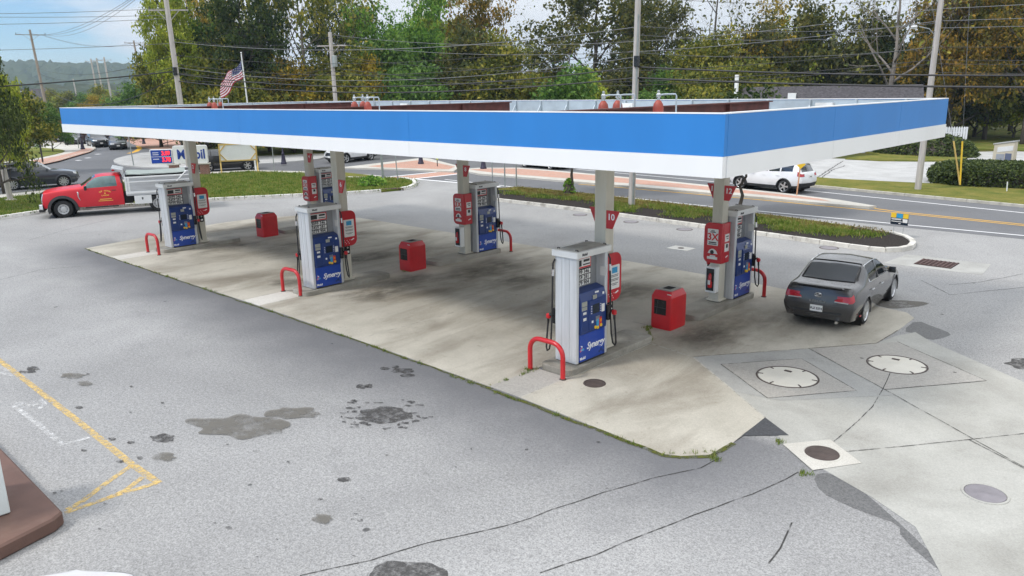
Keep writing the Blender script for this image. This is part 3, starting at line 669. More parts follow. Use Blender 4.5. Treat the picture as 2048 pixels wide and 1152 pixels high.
# ------------------------------------------------------------------ lids and grates set in the ground
def lid(name, c, r, m, label, cat='manhole cover', rim=None, bolts=False, z=.02):
    root = empty(name, (c[0], c[1], 0), 0, label, cat)
    b = MB(); b.lathe([(0.0, z+.010), (r*.25, z+.010), (r*.27, z+.007), (r*.9, z+.009), (r*.97, z+.006), (r, z-.01)], 40, (0, 0, 0), 'z'); b.build('cover', m, root, smooth=30)
    b = MB(); b.lathe([(r+.004, z-.012), (r+.004, z+.006), (r+.035, z+.005), (r+.04, z-.012)], 40); b.build('rim', rim or M['manhole'], root)
    if bolts:
        b = MB()
        for a in (15, 75, 150, 200, 260, 320): q_ = MB(); q_.box((r*.9*math.cos(R(a)), r*.9*math.sin(R(a)), z+.009), (.10, .03, .012), 0, Matrix.Rotation(R(a), 3, 'Z')); q_.build('notch', M['manhole'], root)
        b.box((-.12*r/.6, .30*r/.6, z+.012), (.15, .07, .012), 0); b.build('handle', M['manhole'], root)
    return root
lid('tank_lid', (-.04, 3.2), .58, M['tanklid'], 'round cream tank lid in the speckled square nearer the pumps', 'tank lid', None, True, .0185)
lid('tank_lid', (1.38, 5.38), .56, M['tanklid'], 'round cream tank lid in the speckled square nearer the dark grey sedan', 'tank lid', None, True, .0188)
lid('manhole_cover', (1.84, .31), .27, M['manhole'], 'brown manhole cover in the pale concrete square', rim=M['walk'])
lid('manhole_cover', (4.09, .60), .27, M['manholegrey'], 'smooth grey lid set in the concrete at the right edge', rim=M['tankpad'])
p = G(1189, 768); lid('manhole_cover', (p.x, p.y), .19, M['manhole'], 'small dark round cover in the pad in front of the nearest red hoop')
for px, py, lb in ((1160, 430, 'flat round lid in the asphalt, leftmost of three along the planting bed kerb'), (1262, 444, 'flat round lid in the asphalt, middle of three along the planting bed kerb'), (1369, 459, 'flat round lid in the asphalt, rightmost of three along the planting bed kerb'), (1658, 496, 'round lid in the asphalt behind the dark grey sedan roof, by the bed kerb')):
    p = G(px, py); lid('manhole_cover', (p.x, p.y), .30, M['manholegrey'], lb, rim=M['manhole'], z=.008)
p = G(1362, 497); t = empty('access_cover', (p.x, p.y, 0), 0, 'small white square cover in the asphalt behind the middle lane', 'access cover')
b = MB(); b.box((0, 0, .008), (.85, .62, .016)); b.build('frame', M['padlight'], t); b = MB(); b.cyl((0, 0, .01), (0, 0, .022), .12, None, 20); b.build('cover', M['manhole'], t)
p = G(1873, 528); t = empty('storm_drain', (p.x, p.y, 0), 0, 'rusty square storm drain grate in a concrete apron near the road', 'storm drain')
b = MB(); b.prism([(-1.35, -.95), (1.5, -.8), (1.35, 1.0), (-1.2, .95)], 0, .010); b.build('apron', M['tankpad_dark'], t)
b = MB()
for i in range(9): b.box((-.52+i*.13, 0, .022), (.035, .98, .03))
for i in range(7): b.box((0, -.45+i*.15, .019), (1.08, .035, .024))
b.build('grate', M['grate'], t)
b = MB(); b.box((0, 0, .0115), (1.12, 1.02, .003)); b.build('pit', M['underbody'], t)
p = G(782, 382); t = empty('storm_drain', (p.x, p.y, 0), R(62), 'rusty kerb inlet drain under the lawn edge', 'storm drain')
b = MB(); b.box((0, .02, .14), (1.5, .34, .05)); b.box((-.72, .02, .06), (.06, .3, .12)); b.box((.72, .02, .06), (.06, .3, .12)); b.build('frame', M['grate'], t, bev=.01)

# ------------------------------------------------------------------ islands
LX = (-23.52, -13.72, -3.80)          # lane centres of the three islands
for i, x in enumerate(LX):
    P = rrect(x-.40, .26, x+.43, 3.42, .16, 4); slab('island', [tuple(q) for q in P], 0, .15, M['island'], bev=.015)
    P = rrect(x-.40, 5.42, x+.43, 8.55, .16, 4); slab('island', [tuple(q) for q in P], 0, .15, M['island'], bev=.015)

# ------------------------------------------------------------------ canopy
CX0, CX1, CY0, CY1, Z1, Z2, Z3 = -28.02, .55, -1.03, 10.06, 4.48, 4.79, 5.416
can = empty('canopy', (-13.7, 4.5, 0), 0, 'large flat fuel canopy with blue and white fascia on cream columns', 'canopy')
def cpart(name, b, m, **k):
    o = b.build(name, m, None, **k); o.parent = can; o.matrix_parent_inverse = Matrix.Translation((13.7, -4.5, 0)); return o
T = .09
for nm, za, zb, mm in (('white_band', Z1, Z2, M['fasciawhite']), ('blue_band', Z2+.002, Z3-.02, M['fasciablue'])):
    e = .018 if nm == 'white_band' else 0
    segs = np.linspace(CX0, CX1, 5)
    b = MB()
    for a, c in zip(segs, segs[1:]): b.box(((a+c)/2, CY0+T/2-e/2, (za+zb)/2), (c-a-.006, T+e, zb-za))
    cpart(nm, b, mm)
    b = MB()
    for a, c in ((CY0+T, 3.0), (3.0, 6.6), (6.6, CY1)): b.box((CX1-T/2+e/2, (a+c)/2, (za+zb)/2), (T+e, c-a-.006, zb-za))
    cpart(nm, b, mm)
    b = MB(); b.box(((CX0+CX1-T)/2, CY1-T/2, (za+zb)/2), (CX1-CX0-T-.01, T, zb-za)); cpart(nm, b, mm)
    b = MB(); b.box((CX0+T/2-e/2, (CY0+CY1)/2, (za+zb)/2), (T+e, CY1-CY0-2*T-.01, zb-za)); cpart(nm, b, mm)
b = MB()                                                  # metal cap along the top of the fascia
for (x, y, dx, dy) in (((CX0+CX1)/2, CY0+.06, CX1-CX0, .13), ((CX0+CX1)/2, CY1-.06, CX1-CX0, .13), (CX0+.06, (CY0+CY1)/2, .13, CY1-CY0-.29), (CX1-.06, (CY0+CY1)/2, .13, CY1-CY0-.29)):
    b.box((x, y, Z3-.010), (dx, dy, .018))
cpart('coping', b, M['fasciawhite'])
b = MB(); b.box(((CX0+CX1)/2, (CY0+CY1)/2, Z1+.06), (CX1-CX0-2*T-.02, CY1-CY0-2*T-.02, .05)); cpart('deck', b, M['deck'])
b = MB()                                                  # inner liner of the fascia with angle braces
b.box(((CX0+CX1)/2, CY1-T-.012, 4.98), (CX1-CX0-2*T-.05, .012, .80)); b.box((CX0+T+.012, (CY0+CY1)/2, 4.98), (.012, CY1-CY0-2*T-.08, .80))
b.box(((CX0+CX1)/2, CY0+T+.012, 4.98), (CX1-CX0-2*T-.05, .012, .80)); b.box((CX1-T-.012, (CY0+CY1)/2, 4.98), (.012, CY1-CY0-2*T-.08, .80))
cpart('liner', b, M['galv'])
x = CX0+.8
while x < CX1-.3:
    b = MB(); b.box((x, CY1-T-.05, 4.97), (.05, .06, .84)); b.tube([(x, CY1-T-.06, 5.25), (x, CY1-T-.55, 4.56)], .022, 4); cpart('brace', b, M['galv']); x += 1.22
for i in range(7):
    y = CY0+.9+i*1.45; b = MB(); b.box((CX0+T+.05, y, 4.97), (.06, .05, .84)); b.tube([(CX0+T+.06, y, 5.25), (CX0+T+.55, y, 4.56)], .022, 4); cpart('brace', b, M['galv'])
for x in (-20.2, -15.6, -8.8, -2.4):
    b = MB(); b.box((x, CY1-T-.10, 5.08), (.46, .12, .46)); b.box((x, CY1-T-.18, 5.08), (.30, .05, .30)); cpart('junction_box', b, M['deck'])
for x in LX:
    b = MB(); ya, yb_ = CY0+.35, 9.5; yc = (ya+yb_)/2
    b.box((x, yc, 5.36), (.24, yb_-ya, .03)); b.box((x, yc, 4.90), (.24, yb_-ya, .03)); b.box((x, yc, 5.13), (.016, yb_-ya, .43))
    for q in (1.98, 7.09): b.box((x, q, 5.13), (.22, .02, .43))
    cpart('beam', b, M['rust'])
for y in np.arange(.6, 9.6, 1.5):
    b = MB(); b.box(((CX0+CX1)/2, y, 4.78), (CX1-CX0-2*T-.05, .09, .16)); cpart('purlin', b, M['galv'])
COLY = (1.98, 7.09)
for x in LX:
    for y in COLY:
        b = MB(); b.box((x-.01, y, 2.315), (.30, .30, 4.33)); b.box((x-.01, y, .19), (.40, .40, .05)); cpart('column', b, M['column'], bev=.012)

# fire suppression bottles on the canopy
def supp():
    t = empty('suppression_bottle', (0, 0, 0), 0, 'x', 'gas bottle', 'red suppression bottles on the canopy roof')
    b = MB(); b.lathe([(0, .0), (.11, .0), (.115, .05), (.115, .46), (.10, .54), (.06, .60), (.04, .62)], 18); b.build('bottle', M['tankred'], t, smooth=40)
    b = MB(); b.lathe([(.035, .61), (.035, .67), (.055, .68), (.055, .74), (.03, .76), (.03, .82), (0, .83)], 12); b.build('valve', M['chrome'], t, smooth=40)
    b = MB(); b.tube([(0, 0, .72), (.12, .06, .74), (.32, .16, .74), (.34, .17, .70), (.34, .17, .08)], .018, 6); b.build('pipe', M['galv'], t)
    b = MB(); b.box((0, -.117, .24), (.09, .004, .16)); b.build('tag', M['paper'], t)
    return t
sp = supp()
for i, (x, y, lb) in enumerate(((-3.35, 3.25, 'red suppression bottle with white tag on the canopy, standing alone nearest the blue corner'), (-4.35, 2.62, 'red suppression bottle half behind the right beam, left one of a pair'), (-4.35, 3.15, 'red suppression bottle half behind the right beam, right one of a pair'),
                              (-13.3, 2.9, 'red suppression bottle in front of the middle beam beside a bent pipe'), (-14.25, 3.1, 'red suppression bottle behind the middle beam, left one of a pair'), (-14.25, 3.42, 'red suppression bottle behind the middle beam, right one of a pair'),
                              (-23.1, 2.9, 'red suppression bottle below the flag in front of the left beam'), (-24.1, 3.2, 'red suppression bottle behind the left beam, left one of a pair'), (-24.1, 3.65, 'red suppression bottle behind the left beam, right one of a pair'))):
    place(sp, i == 0, (x, y, 4.90 if i % 3 == 0 else 4.90), 0, lb)

# ------------------------------------------------------------------ fuel pumps
def make_pump():
    W_, D_, H_ = 1.08, .58, 2.29            # along y, along x, up to the cap
    t = empty('fuel_pump', (0, 0, 0), 0, 'x', 'fuel pump', 'fuel pumps under the canopy')
    b = MB()
    for s in (-1, 1):                        # end housings with a rounded nose and a shallow rib
        y = s*(W_/2-.05)
        P = rrect(-D_/2, -.05, D_/2, .05, .025, 3); b.prism([(u, v+y) for u, v in P], .02, H_)
        b.box((-.10, s*(W_/2+.004), 1.15), (.012, .016, 2.2)); b.box((.10, s*(W_/2+.004), 1.15), (.012, .016, 2.2))
    b.build('housing', M['pumpgrey'], t, bev=.006)
    b = MB(); b.box((0, 0, .02), (D_+.02, W_-.22, .05)); b.build('base_plate', M['black'], t)
    b = MB(); b.box((0, 0, 1.92), (.10, W_-.2, .74)); b.build('partition', M['pumpdark'], t)
    b = MB(); P = rrect(-D_/2-.055, -W_/2-.05, D_/2+.055, W_/2+.05, .03, 3); b.prism(P, H_, H_+.135)
    b.build('cap', M['capwhite'], t, bev=.01)
    b = MB(); b.box((0, 0, H_+.155), (D_-.02, W_-.06, .04), taper=(.55, .8)); b.build('cap_top', M['captop'], t)
    for sx in (-1, 1):
        for sy in (-1, 1):
            b = MB(); b.tube([(sx*.24-.03, sy*.47, H_+.13), (sx*.24-.03, sy*.47, H_+.165), (sx*.24+.03, sy*.47, H_+.165), (sx*.24+.03, sy*.47, H_+.13)], .010, 5); b.build('lifting_eye', M['black'], t)
    for s in (1, -1):                        # the two faces are the same turned by 180 degrees
        Rm = Matrix.Rotation(0 if s > 0 else math.pi, 4, 'Z')
        def bb(): q = MB(); q.M = Rm; return q
        def ln(s_, size, mm, y, z, x, par, nm='lettering', **k):
            return text(s_, size, mm, par, Rm @ Vector((x, y, z)), '+x' if s > 0 else '-x', nm, **k)
        X = D_/2
        b = bb(); b.box((X/2+.006, 0, .335), (X+.012, W_-.21, .60)); door = b.build('door', M['pumpblue2'], t, bev=.006)
        ln('Synergy', .205, M['txtwhite'], .10, .34, X+.016, door, shear=.32, bold=.004, space=.95)
        ln('Mobil', .085, M['txtwhite'], -.34, .11, X+.016, door, bold=.002)
        b = bb(); rr_ = random.Random(4)
        for k in range(16):
            a = rr_.uniform(0, 6.28); d = rr_.uniform(.01, .075); r_ = rr_.uniform(.012, .026)
            b.cyl((X+.012, -.37+d*math.cos(a), .33+d*math.sin(a)), (X+.016+.001*(k % 3), -.37+d*math.cos(a), .33+d*math.sin(a)), r_, None, 10, k % 3)
        for yy, zz_, r_ in ((.24, .12, .03), (.31, .15, .045), (.38, .10, .035), (.40, .19, .025)): b.cyl((X+.012, yy, zz_), (X+.0145, yy, zz_), r_, None, 12, 3)
        b.build('emblem', [M['txtwhite'], M['pink'], M['cyan'], M['pumpblue']], door)
        b = bb(); b.prism([(-X*.0, .64), (X+.035, .64), (X+.05, .70), (X+.04, 1.36), (X-.02, 1.53), (X*.30, 1.585), (0, 1.585)], -W_/2+.105, W_/2-.105, 'xz')
        bez = b.build('bezel', M['pumpblue'], t, bev=.01)
        bx = X+.052
        def dec(y, z, w_, h_, mm, nm, x=bx, par=bez): q = bb(); q.box((x, y, z), (.012, w_, h_)); return q.build(nm, mm, par)
        b = bb(); b.box((X+.05, .02, 1.01), (.03, .40, .66)); b.build('console', M['pumpblue'], bez, bev=.012)
        dec(.04, 1.14, .22, .20, M['screen'], 'screen', X+.066); dec(.03, 1.39, .13, .09, M['lcd'], 'card_reader', X+.038); dec(.13, 1.475, .12, .035, M['txtwhite'], 'logo_strip', X+.012)
        for y in (-.115, .20):
            for k in range(4): dec(y, 1.06+k*.05, .022, .018, M['txtwhite'], 'soft_key', X+.067)
        dec(-.33, 1.30, .17, .10, M['lcd'], 'price_label', X+.046); dec(-.33, 1.20, .17, .07, M['lcd'], 'price_label', X+.047); dec(-.32, 1.10, .10, .05, M['paper'], 'sticker', X+.048); dec(-.32, .97, .10, .06, M['paper'], 'sticker', X+.049)
        dec(.33, 1.42, .05, .05, M['txtwhite'], 'sticker', X+.034); dec(.31, 1.10, .10, .17, M['paper'], 'sticker', X+.046) ; dec(-.08, .87, .05, .05, M['txtwhite'], 'sticker', X+.067)
        b = bb(); 
        for k in range(10): b.box((X+.067, .05+(k % 3)*.045, .95-(k//3)*.028), (.012, .034, .02))
        b.build('keypad', M['pumpdark'], bez)
        dec(.10, .80, .085, .20, M['cyan'], 'grade_panel', X+.066); dec(.195, .82, .085, .20, M['txtred'], 'grade_panel', X+.066)
        for y, z, mm in ((.02, .73, M['yellow']), (.10, .71, M['yellow']), (.21, .74, M['yellow']), (.195, .85, M['amber'])):
            b = bb(); b.cyl((X+.05, y, z), (X+.082, y, z), .036, None, 14); b.build('grade_button', mm, bez)
        # price display in the recess
        b = bb(); b.box((.06, -.09, 1.79), (.03, .62, .36)); dsp = b.build('price_board', M['blackgloss'], t, bev=.004)
        for r_, tx in enumerate(('3099 346', '3459 281', '3779 904')):
            z = 1.905-r_*.118
            b = bb(); b.box((.077, -.09, z), (.004, .57, .098)); pc = b.build('price_strip', M['paper'], dsp)
            ln(tx, .115, M['txtblack'], -.09, z, .081, pc, 'price_digits', bold=.003, space=1.08)
        b = bb(); b.box((.062, -.09, 2.10), (.02, .62, .22)); ad = b.build('advert_board', M['txtred'], t)
        b = bb(); b.box((.074, -.09, 2.105), (.006, .56, .17)); b.build('advert_paper', M['paper'], ad)
        b = bb(); b.box((.079, -.22, 2.10), (.004, .22, .13)); b.box((.079, .06, 2.14), (.004, .20, .05)); b.box((.079, .06, 2.06), (.004, .24, .025)); b.build('advert_print', [M['plastic']], ad)
        b = bb(); b.box((.24, W_/2-.106, 1.86), (.16, .006, .20)); b.build('notice', M['paper'], t)
        # nozzle in its boot on the right, hose hanging from the top
        y0 = W_/2-.03
        b = bb(); b.box((X+.05, y0-.045, .96), (.12, .10, .34)); b.box((X+.10, y0-.045, 1.02), (.05, .07, .16)); boot = b.build('nozzle_boot', M['blackgloss'], t, bev=.015)
        b = bb(); b.tube([(X+.07, y0+.03, .98), (X+.12, y0+.045, 1.00), (X+.17, y0+.045, .93), (X+.18, y0+.04, .80)], [.025, .032, .030, .024], 8); nz_ = b.build('nozzle', M['black'], t, smooth=50)
        b = bb(); b.box((X+.165, y0+.045, .955), (.10, .085, .11)); b.build('nozzle_guard', M['red'], nz_, bev=.02)
        b = bb(); b.tube([(X-.02, y0+.05, 2.22), (X+.02, y0+.065, 2.12), (X+.03, y0+.07, 1.6), (X+.05, y0+.07, .9), (X+.07, y0+.08, .45), (X+.10, y0+.10, .24), (X+.16, y0+.10, .19), (X+.20, y0+.08, .26), (X+.20, y0+.06, .50), (X+.18, y0+.045, .80)], .019, 8)
        hs = b.build('hose', M['black'], t, smooth=50)
        b = bb(); b.cyl((X+.02, y0+.065, 2.0), (X+.026, y0+.068, 1.86), .03, None, 10); b.build('breakaway', M['chrome'], hs)
        ln('Mobil', .075, M['txtblack'], -.34, H_+.068, X+.058, t, 'cap_lettering', bold=.002)
    return t
pp = make_pump()
PY = (1.16, 7.90)
for k, (i, j, lb) in enumerate(((2, 0, 'fuel pump nearest the camera, beside the big red hoop at the front right'), (1, 0, 'front fuel pump of the middle island, grey with a blue face'), (0, 0, 'leftmost fuel pump, in front of the red dump truck'),
                              (2, 1, 'rear fuel pump of the right island, nearest the dark grey sedan'), (1, 1, 'rear fuel pump of the middle island with a black hose loop on its right'), (0, 1, 'rear fuel pump of the left island, half hidden behind the middle front column'))):
    o = place(pp, k == 0, (LX[i]+.03, PY[j], .15), 0, lb)

# ------------------------------------------------------------------ red number flags on the columns
def flag(x, y, z, num, s, lb):
    t = empty('pump_number_sign', (x+s*.15-.01, y-s*.115, z), 0, lb, 'number sign', 'red number flags on the canopy columns')
    b = MB(); P = [(0, -.20), (0, .19), (s*.33, .19), (s*.15, -.20)]; b.prism(P, -.02, .02, 'xz'); o = b.build('panel', M['redsign'], t, bev=.004)
    for f, yy in (('-y', -.024), ('+y', .024)): text(num, .19, M['txtwhite'], o, (s*.13, yy, .05), f, 'number', bold=.003)
    return t
for (i, j, a, c_) in ((2, 0, '9', '10'), (2, 1, '11', '12'), (1, 0, '5', '6'), (1, 1, '7', '8'), (0, 0, '1', '2'), (0, 1, '3', '4')):
    wh = ('front', 'rear')[j]+' column of the '+('left', 'middle', 'right')[i]+' island'
    for num, s in ((a, -1), (c_, 1)):
        flag(LX[i], COLY[j], 3.08 if j == 0 else 3.10, num, s, f'red flag numbered {num} on the {"left" if s < 0 else "right"} side of the {wh}')

# ------------------------------------------------------------------ red sign collars round the columns
def collar_plates():
    t = empty('column_sign', (0, 0, 0), 0, 'x', 'column sign', 'red sign collars round the columns')
    for s in (1, -1):
        P = rrect(-.22, 1.22, .36, 2.30, .20, 6, (0, 1, 1, 0)); b = MB(); b.prism(P, s*.165, s*.215, 'yz'); o = b.build('panel', M['redsign'], t, bev=.01)
        b = MB(); b.prism(rrect(-.10, 1.50, .27, 2.03, .02, 2), s*.217, s*.226, 'yz'); pn = b.build('notice', M['paper'], o)
        b = MB(); b.box((s*.229, .085, 1.92), (.006, .19, .13)); b.build('notice_picture', M['cyan'], pn)
        b = MB(); 
        for k, (z, w_) in enumerate(((1.81, .28), (1.78, .24), (1.72, .30), (1.69, .26), (1.62, .27), (1.59, .15))): b.box((s*.228, .085, z), (.005, w_, .011))
        b.build('notice_print', M['plastic'], pn)
        b = MB()
        for k in range(7): b.box((s*.219, -.12+k*.035, 1.40-(k % 3)*.05), (.006, .022, .014), 0, Matrix.Rotation(.4*k, 3, 'X'))
        b.box((s*.219, .19, 1.41), (.006, .11, .03), 0, Matrix.Rotation(.35, 3, 'X')); b.build('print', M['txtwhite'], o)
    b = MB(); b.box((-.01, -.19, 1.76), (.30, .05, 1.0)); b.build('clamp', M['redsign'], t)
    return t
cp = collar_plates()
for k, (i, lb) in enumerate(((2, 'red sign with white notice on the column behind the nearest pump'), (1, 'red sign with white notice on the front column of the middle island'), (0, 'red sign with white notice on the leftmost front column'))):
    place(cp, k == 0, (LX[i], COLY[0], .02), 0, lb)
def collar_box():
    t = empty('column_sign', (0, 0, 0), 0, 'x', 'column sign', 'red sign collars round the columns')
    P = rrect(-.33, 1.20, .20, 2.28, .16, 6, (1, 0, 0, 1)); b = MB(); b.prism(P, -.23, -.17, 'xz'); o = b.build('panel', M['redsign'], t, bev=.012)
    b = MB(); b.prism(rrect(-.22, 1.68, .09, 2.12, .01, 2), -.239, -.232, 'xz'); ps = b.build('poster', M['paper'], o)
    text('3X', .26, M['txtred'], ps, (-.065, -.242, 1.90), '-y', bold=.006)
    b = MB()
    for z, w_, h_ in ((2.07, .10, .02), (2.035, .16, .02), (1.76, .22, .03), (1.715, .24, .022)): b.box((-.065, -.241, z), (w_, .004, h_))
    b.build('print', M['plastic'], ps)
    b = MB(); b.prism([(-.2+.29*k/8, 1.46+.13*math.sin(math.pi*k/8)**.6) for k in range(9)], -.237, -.232, 'xz'); b.box((-.06, -.235, 1.34), (.30, .005, .07)); b.box((-.05, -.235, 1.395), (.16, .005, .03)); b.build('badge', M['paper'], o)
    b = MB(); b.cyl((-.07, -.240, 1.50), (-.07, -.236, 1.50), .055, None, 14); b.build('badge_picture', M['plastic'], o)
    b = MB(); b.box((.185, .01, 1.74), (.05, .36, 1.08)); sd_ = b.build('side_panel', M['redsign'], t, bev=.012)
    b = MB(); b.box((.213, .02, 1.88), (.006, .22, .20)); b.box((.213, .02, 1.62), (.006, .22, .22)); pn = b.build('notice', M['paper'], sd_)
    b = MB(); b.box((.2175, .02, 1.66), (.004, .10, .10)); b.box((.2175, .02, 1.92), (.004, .14, .03)); b.box((.2175, .04, 1.86), (.004, .10, .02)); b.build('notice_print', M['plastic'], pn)
    b = MB(); b.box((.214, .04, 1.37), (.004, .12, .03), 0, Matrix.Rotation(.3, 3, 'X')); b.build('print', M['txtwhite'], sd_)
    b = MB(); b.box((-.19, 0, 1.74), (.04, .32, 1.0)); b.build('clamp', M['redsign'], t)
    return t
cp = collar_box()
for k, (i, lb) in enumerate(((2, 'red sign with a 3X poster on the column beside the dark grey sedan pump'), (1, 'red sign with posters on the rear column of the middle island'), (0, 'red sign with posters on the rear column of the left island'))):
    place(cp, k == 0, (LX[i], COLY[1], .02), 0, lb)

# intercoms and extinguisher cabinets
def intercom(x, y, lb):
    t = empty('intercom', (x, y, 0), 0, lb, 'intercom', 'black intercoms on the columns')
    b = MB(); b.prism(rrect(-.09, .98, .09, 1.28, .04, 4), .142, .20, 'yz'); o = b.build('case', M['blackgloss'], t, bev=.008)
    b = MB(); b.cyl((.20, 0, 1.19), (.206, 0, 1.19), .03, None, 12); b.build('button', M['lcd'], o)
    b = MB(); b.box((.203, 0, 1.06), (.006, .09, .06)); b.build('label_plate', M['paper'], o)
intercom(LX[0], COLY[0], 'black intercom box on the leftmost front column'); intercom(LX[1], COLY[0], 'black intercom box on the front column of the middle island'); intercom(LX[2], COLY[0], 'black intercom box on the column behind the nearest pump')
def extinguisher(x, y, lb):
    t = empty('extinguisher_cabinet', (x, y, 0), 0, lb, 'extinguisher cabinet')
    b = MB(); b.box((-.02, -.245, .78), (.30, .19, .70)); b.build('cabinet', M['white'], t, bev=.012)
    b = MB(); b.box((-.03, -.343, .79), (.22, .012, .60)); w_ = b.build('window', M['plastic'], t)
    b = MB(); b.lathe([(0, .58), (.055, .58), (.06, .62), (.06, .88), (.03, .95), (.015, .97)], 14, (-.02, -.40+.045, 0)); b.build('extinguisher', M['red'], t, smooth=40)
    b = MB(); b.box((-.02, -.418, .73), (.07, .004, .12)); b.build('extinguisher_label', M['paper'], t)
    b = MB(); b.tube([(-.02, -.36, .97), (.03, -.37, 1.0), (.05, -.38, .92), (.05, -.39, .75)], .010, 6); b.build('extinguisher_hose', M['black'], t)
extinguisher(LX[2], COLY[1], 'white extinguisher cabinet on the column beside the dark grey sedan pump'); extinguisher(LX[1], COLY[1], 'white extinguisher cabinet on the rear column of the middle island')

# ------------------------------------------------------------------ red hoop guards and waste bins
def make_hoop(x, y, rz, lb, first=[None]):
    if first[0] is None:
        b = MB(); P = [(-.45, 0, -.02), (-.45, 0, .48)]+[(-.45+.27*(1-math.cos(R(a))), 0, .48+.27*math.sin(R(a))) for a in (15, 30, 45, 60, 75, 90)]+[(.45-.27*(1-math.cos(R(a))), 0, .48+.27*math.sin(R(a))) for a in (90, 75, 60, 45, 30, 15)]+[(.45, 0, .48), (.45, 0, -.02)]
        b.tube(P, .052, 14); o = b.build('hoop_guard', M['red'], None, smooth=50); first[0] = o
        for s in (-1, 1):
            b = MB(); b.lathe([(.054, .012), (.075, .012), (.07, .03), (.054, .035)], 14, (s*.45, 0, 0)); b.build('collar', M['manhole'], o)
        tag(o, lb, 'hoop guard', 'red hoop guards before the pumps')
    else: o = copy_tree(first[0])
    o.location = (x, y, 0); o.rotation_euler = (0, 0, rz); o['label'] = lb; return o
make_hoop(-3.86, .10, 0, 'big red hoop guard nearest the camera before the right pump'); make_hoop(-13.99, .22, R(3), 'red hoop guard in front of the middle island pump'); make_hoop(-23.43, .02, R(3), 'red hoop guard in front of the leftmost pump')
make_hoop(-3.66, 8.72, 0, 'red hoop guard behind the rear right pump, beside the sedan'); make_hoop(-13.56, 8.80, 0, 'red hoop guard behind the rear pump of the middle island')
def make_bin():
    t = empty('waste_bin', (0, 0, 0), 0, 'x', 'waste bin', 'red waste bins between the pumps')
    b = MB(); P = rrect(-.29, -.36, .29, .36, .05, 4); b.prism(P, .05, .82); b.prism([(u*.985, v*.985) for u, v in P], .0, .05)
    vs = [(u, v, .82) for u, v in P]+[(u*.80, v*.80, .96) for u, v in P]; n = len(P); b.add(vs, [(i, (i+1) % n, n+(i+1) % n, n+i) for i in range(n)]+[tuple(range(n, 2*n))])
    b.build('body', M['red'], t, smooth=35)
    b = MB(); b.box((0, 0, .969), (.40, .50, .018)); tp = b.build('top_plate', M['captop'], t, bev=.006)
    b = MB(); b.box((.0, 0, .980), (.22, .26, .006)); b.build('opening', M['underbody'], tp)
    for s in (-1, 1):
        b = MB(); b.box((-.02, s*.362, .56), (.34, .012, .38)); rec = b.build('side_opening', M['blackgloss'], t, bev=.01)
        b = MB(); b.box((-.02, s*.370, .55), (.34, .008, .014)); b.box((-.10, s*.370, .56), (.012, .008, .36), 0, Matrix.Rotation(.12, 3, 'Y')); b.build('rail', M['plastic'], rec)
    b = MB(); b.box((.20, -.322, .895), (.11, .012, .025), 0, Matrix.Rotation(.45, 3, 'X')); b.build('label_plate', M['paper'], t)
    return t
wb = make_bin()
for k, (x, y, rz, lb) in enumerate(((-3.77, 4.64, 0, 'red waste bin on the right island nearest the camera'), (-13.7, 4.64, R(2), 'red waste bin in the middle island gap'), (-23.4, 4.76, R(2), 'red waste bin in the left island gap'))):
    place(wb, k == 0, (x, y, .013), rz, lb)

# ------------------------------------------------------------------ vehicles
def pchip(Y, xs):
    """monotone cubic through rows of Y (n x 3) at integer knots"""
    Y = np.asarray(Y, float); n = len(Y); d = np.diff(Y, axis=0); mm = np.zeros_like(Y)
    mm[0], mm[-1] = d[0], d[-1]
    a, b = d[:-1], d[1:]; ok = a*b > 0
    mm[1:-1] = np.where(ok, 2*a*b/np.where(ok, a+b, 1), 0)
    i = np.clip(np.floor(xs).astype(int), 0, n-2); t = (xs-i)[:, None]
    return (Y[i]*(2*t**3-3*t**2+1)+mm[i]*(t**3-2*t**2+t)+Y[i+1]*(-2*t**3+3*t**2)+mm[i+1]*(t**3-t**2))
def grid_lines(n, per, extra):
    g = {round(k/per, 4) for k in range(n*per+1)}
    for e in extra: g = {q for q in g if abs(q-e) > .035} | {round(e, 4)}
    g |= {0., float(n)}; return np.array(sorted(g))
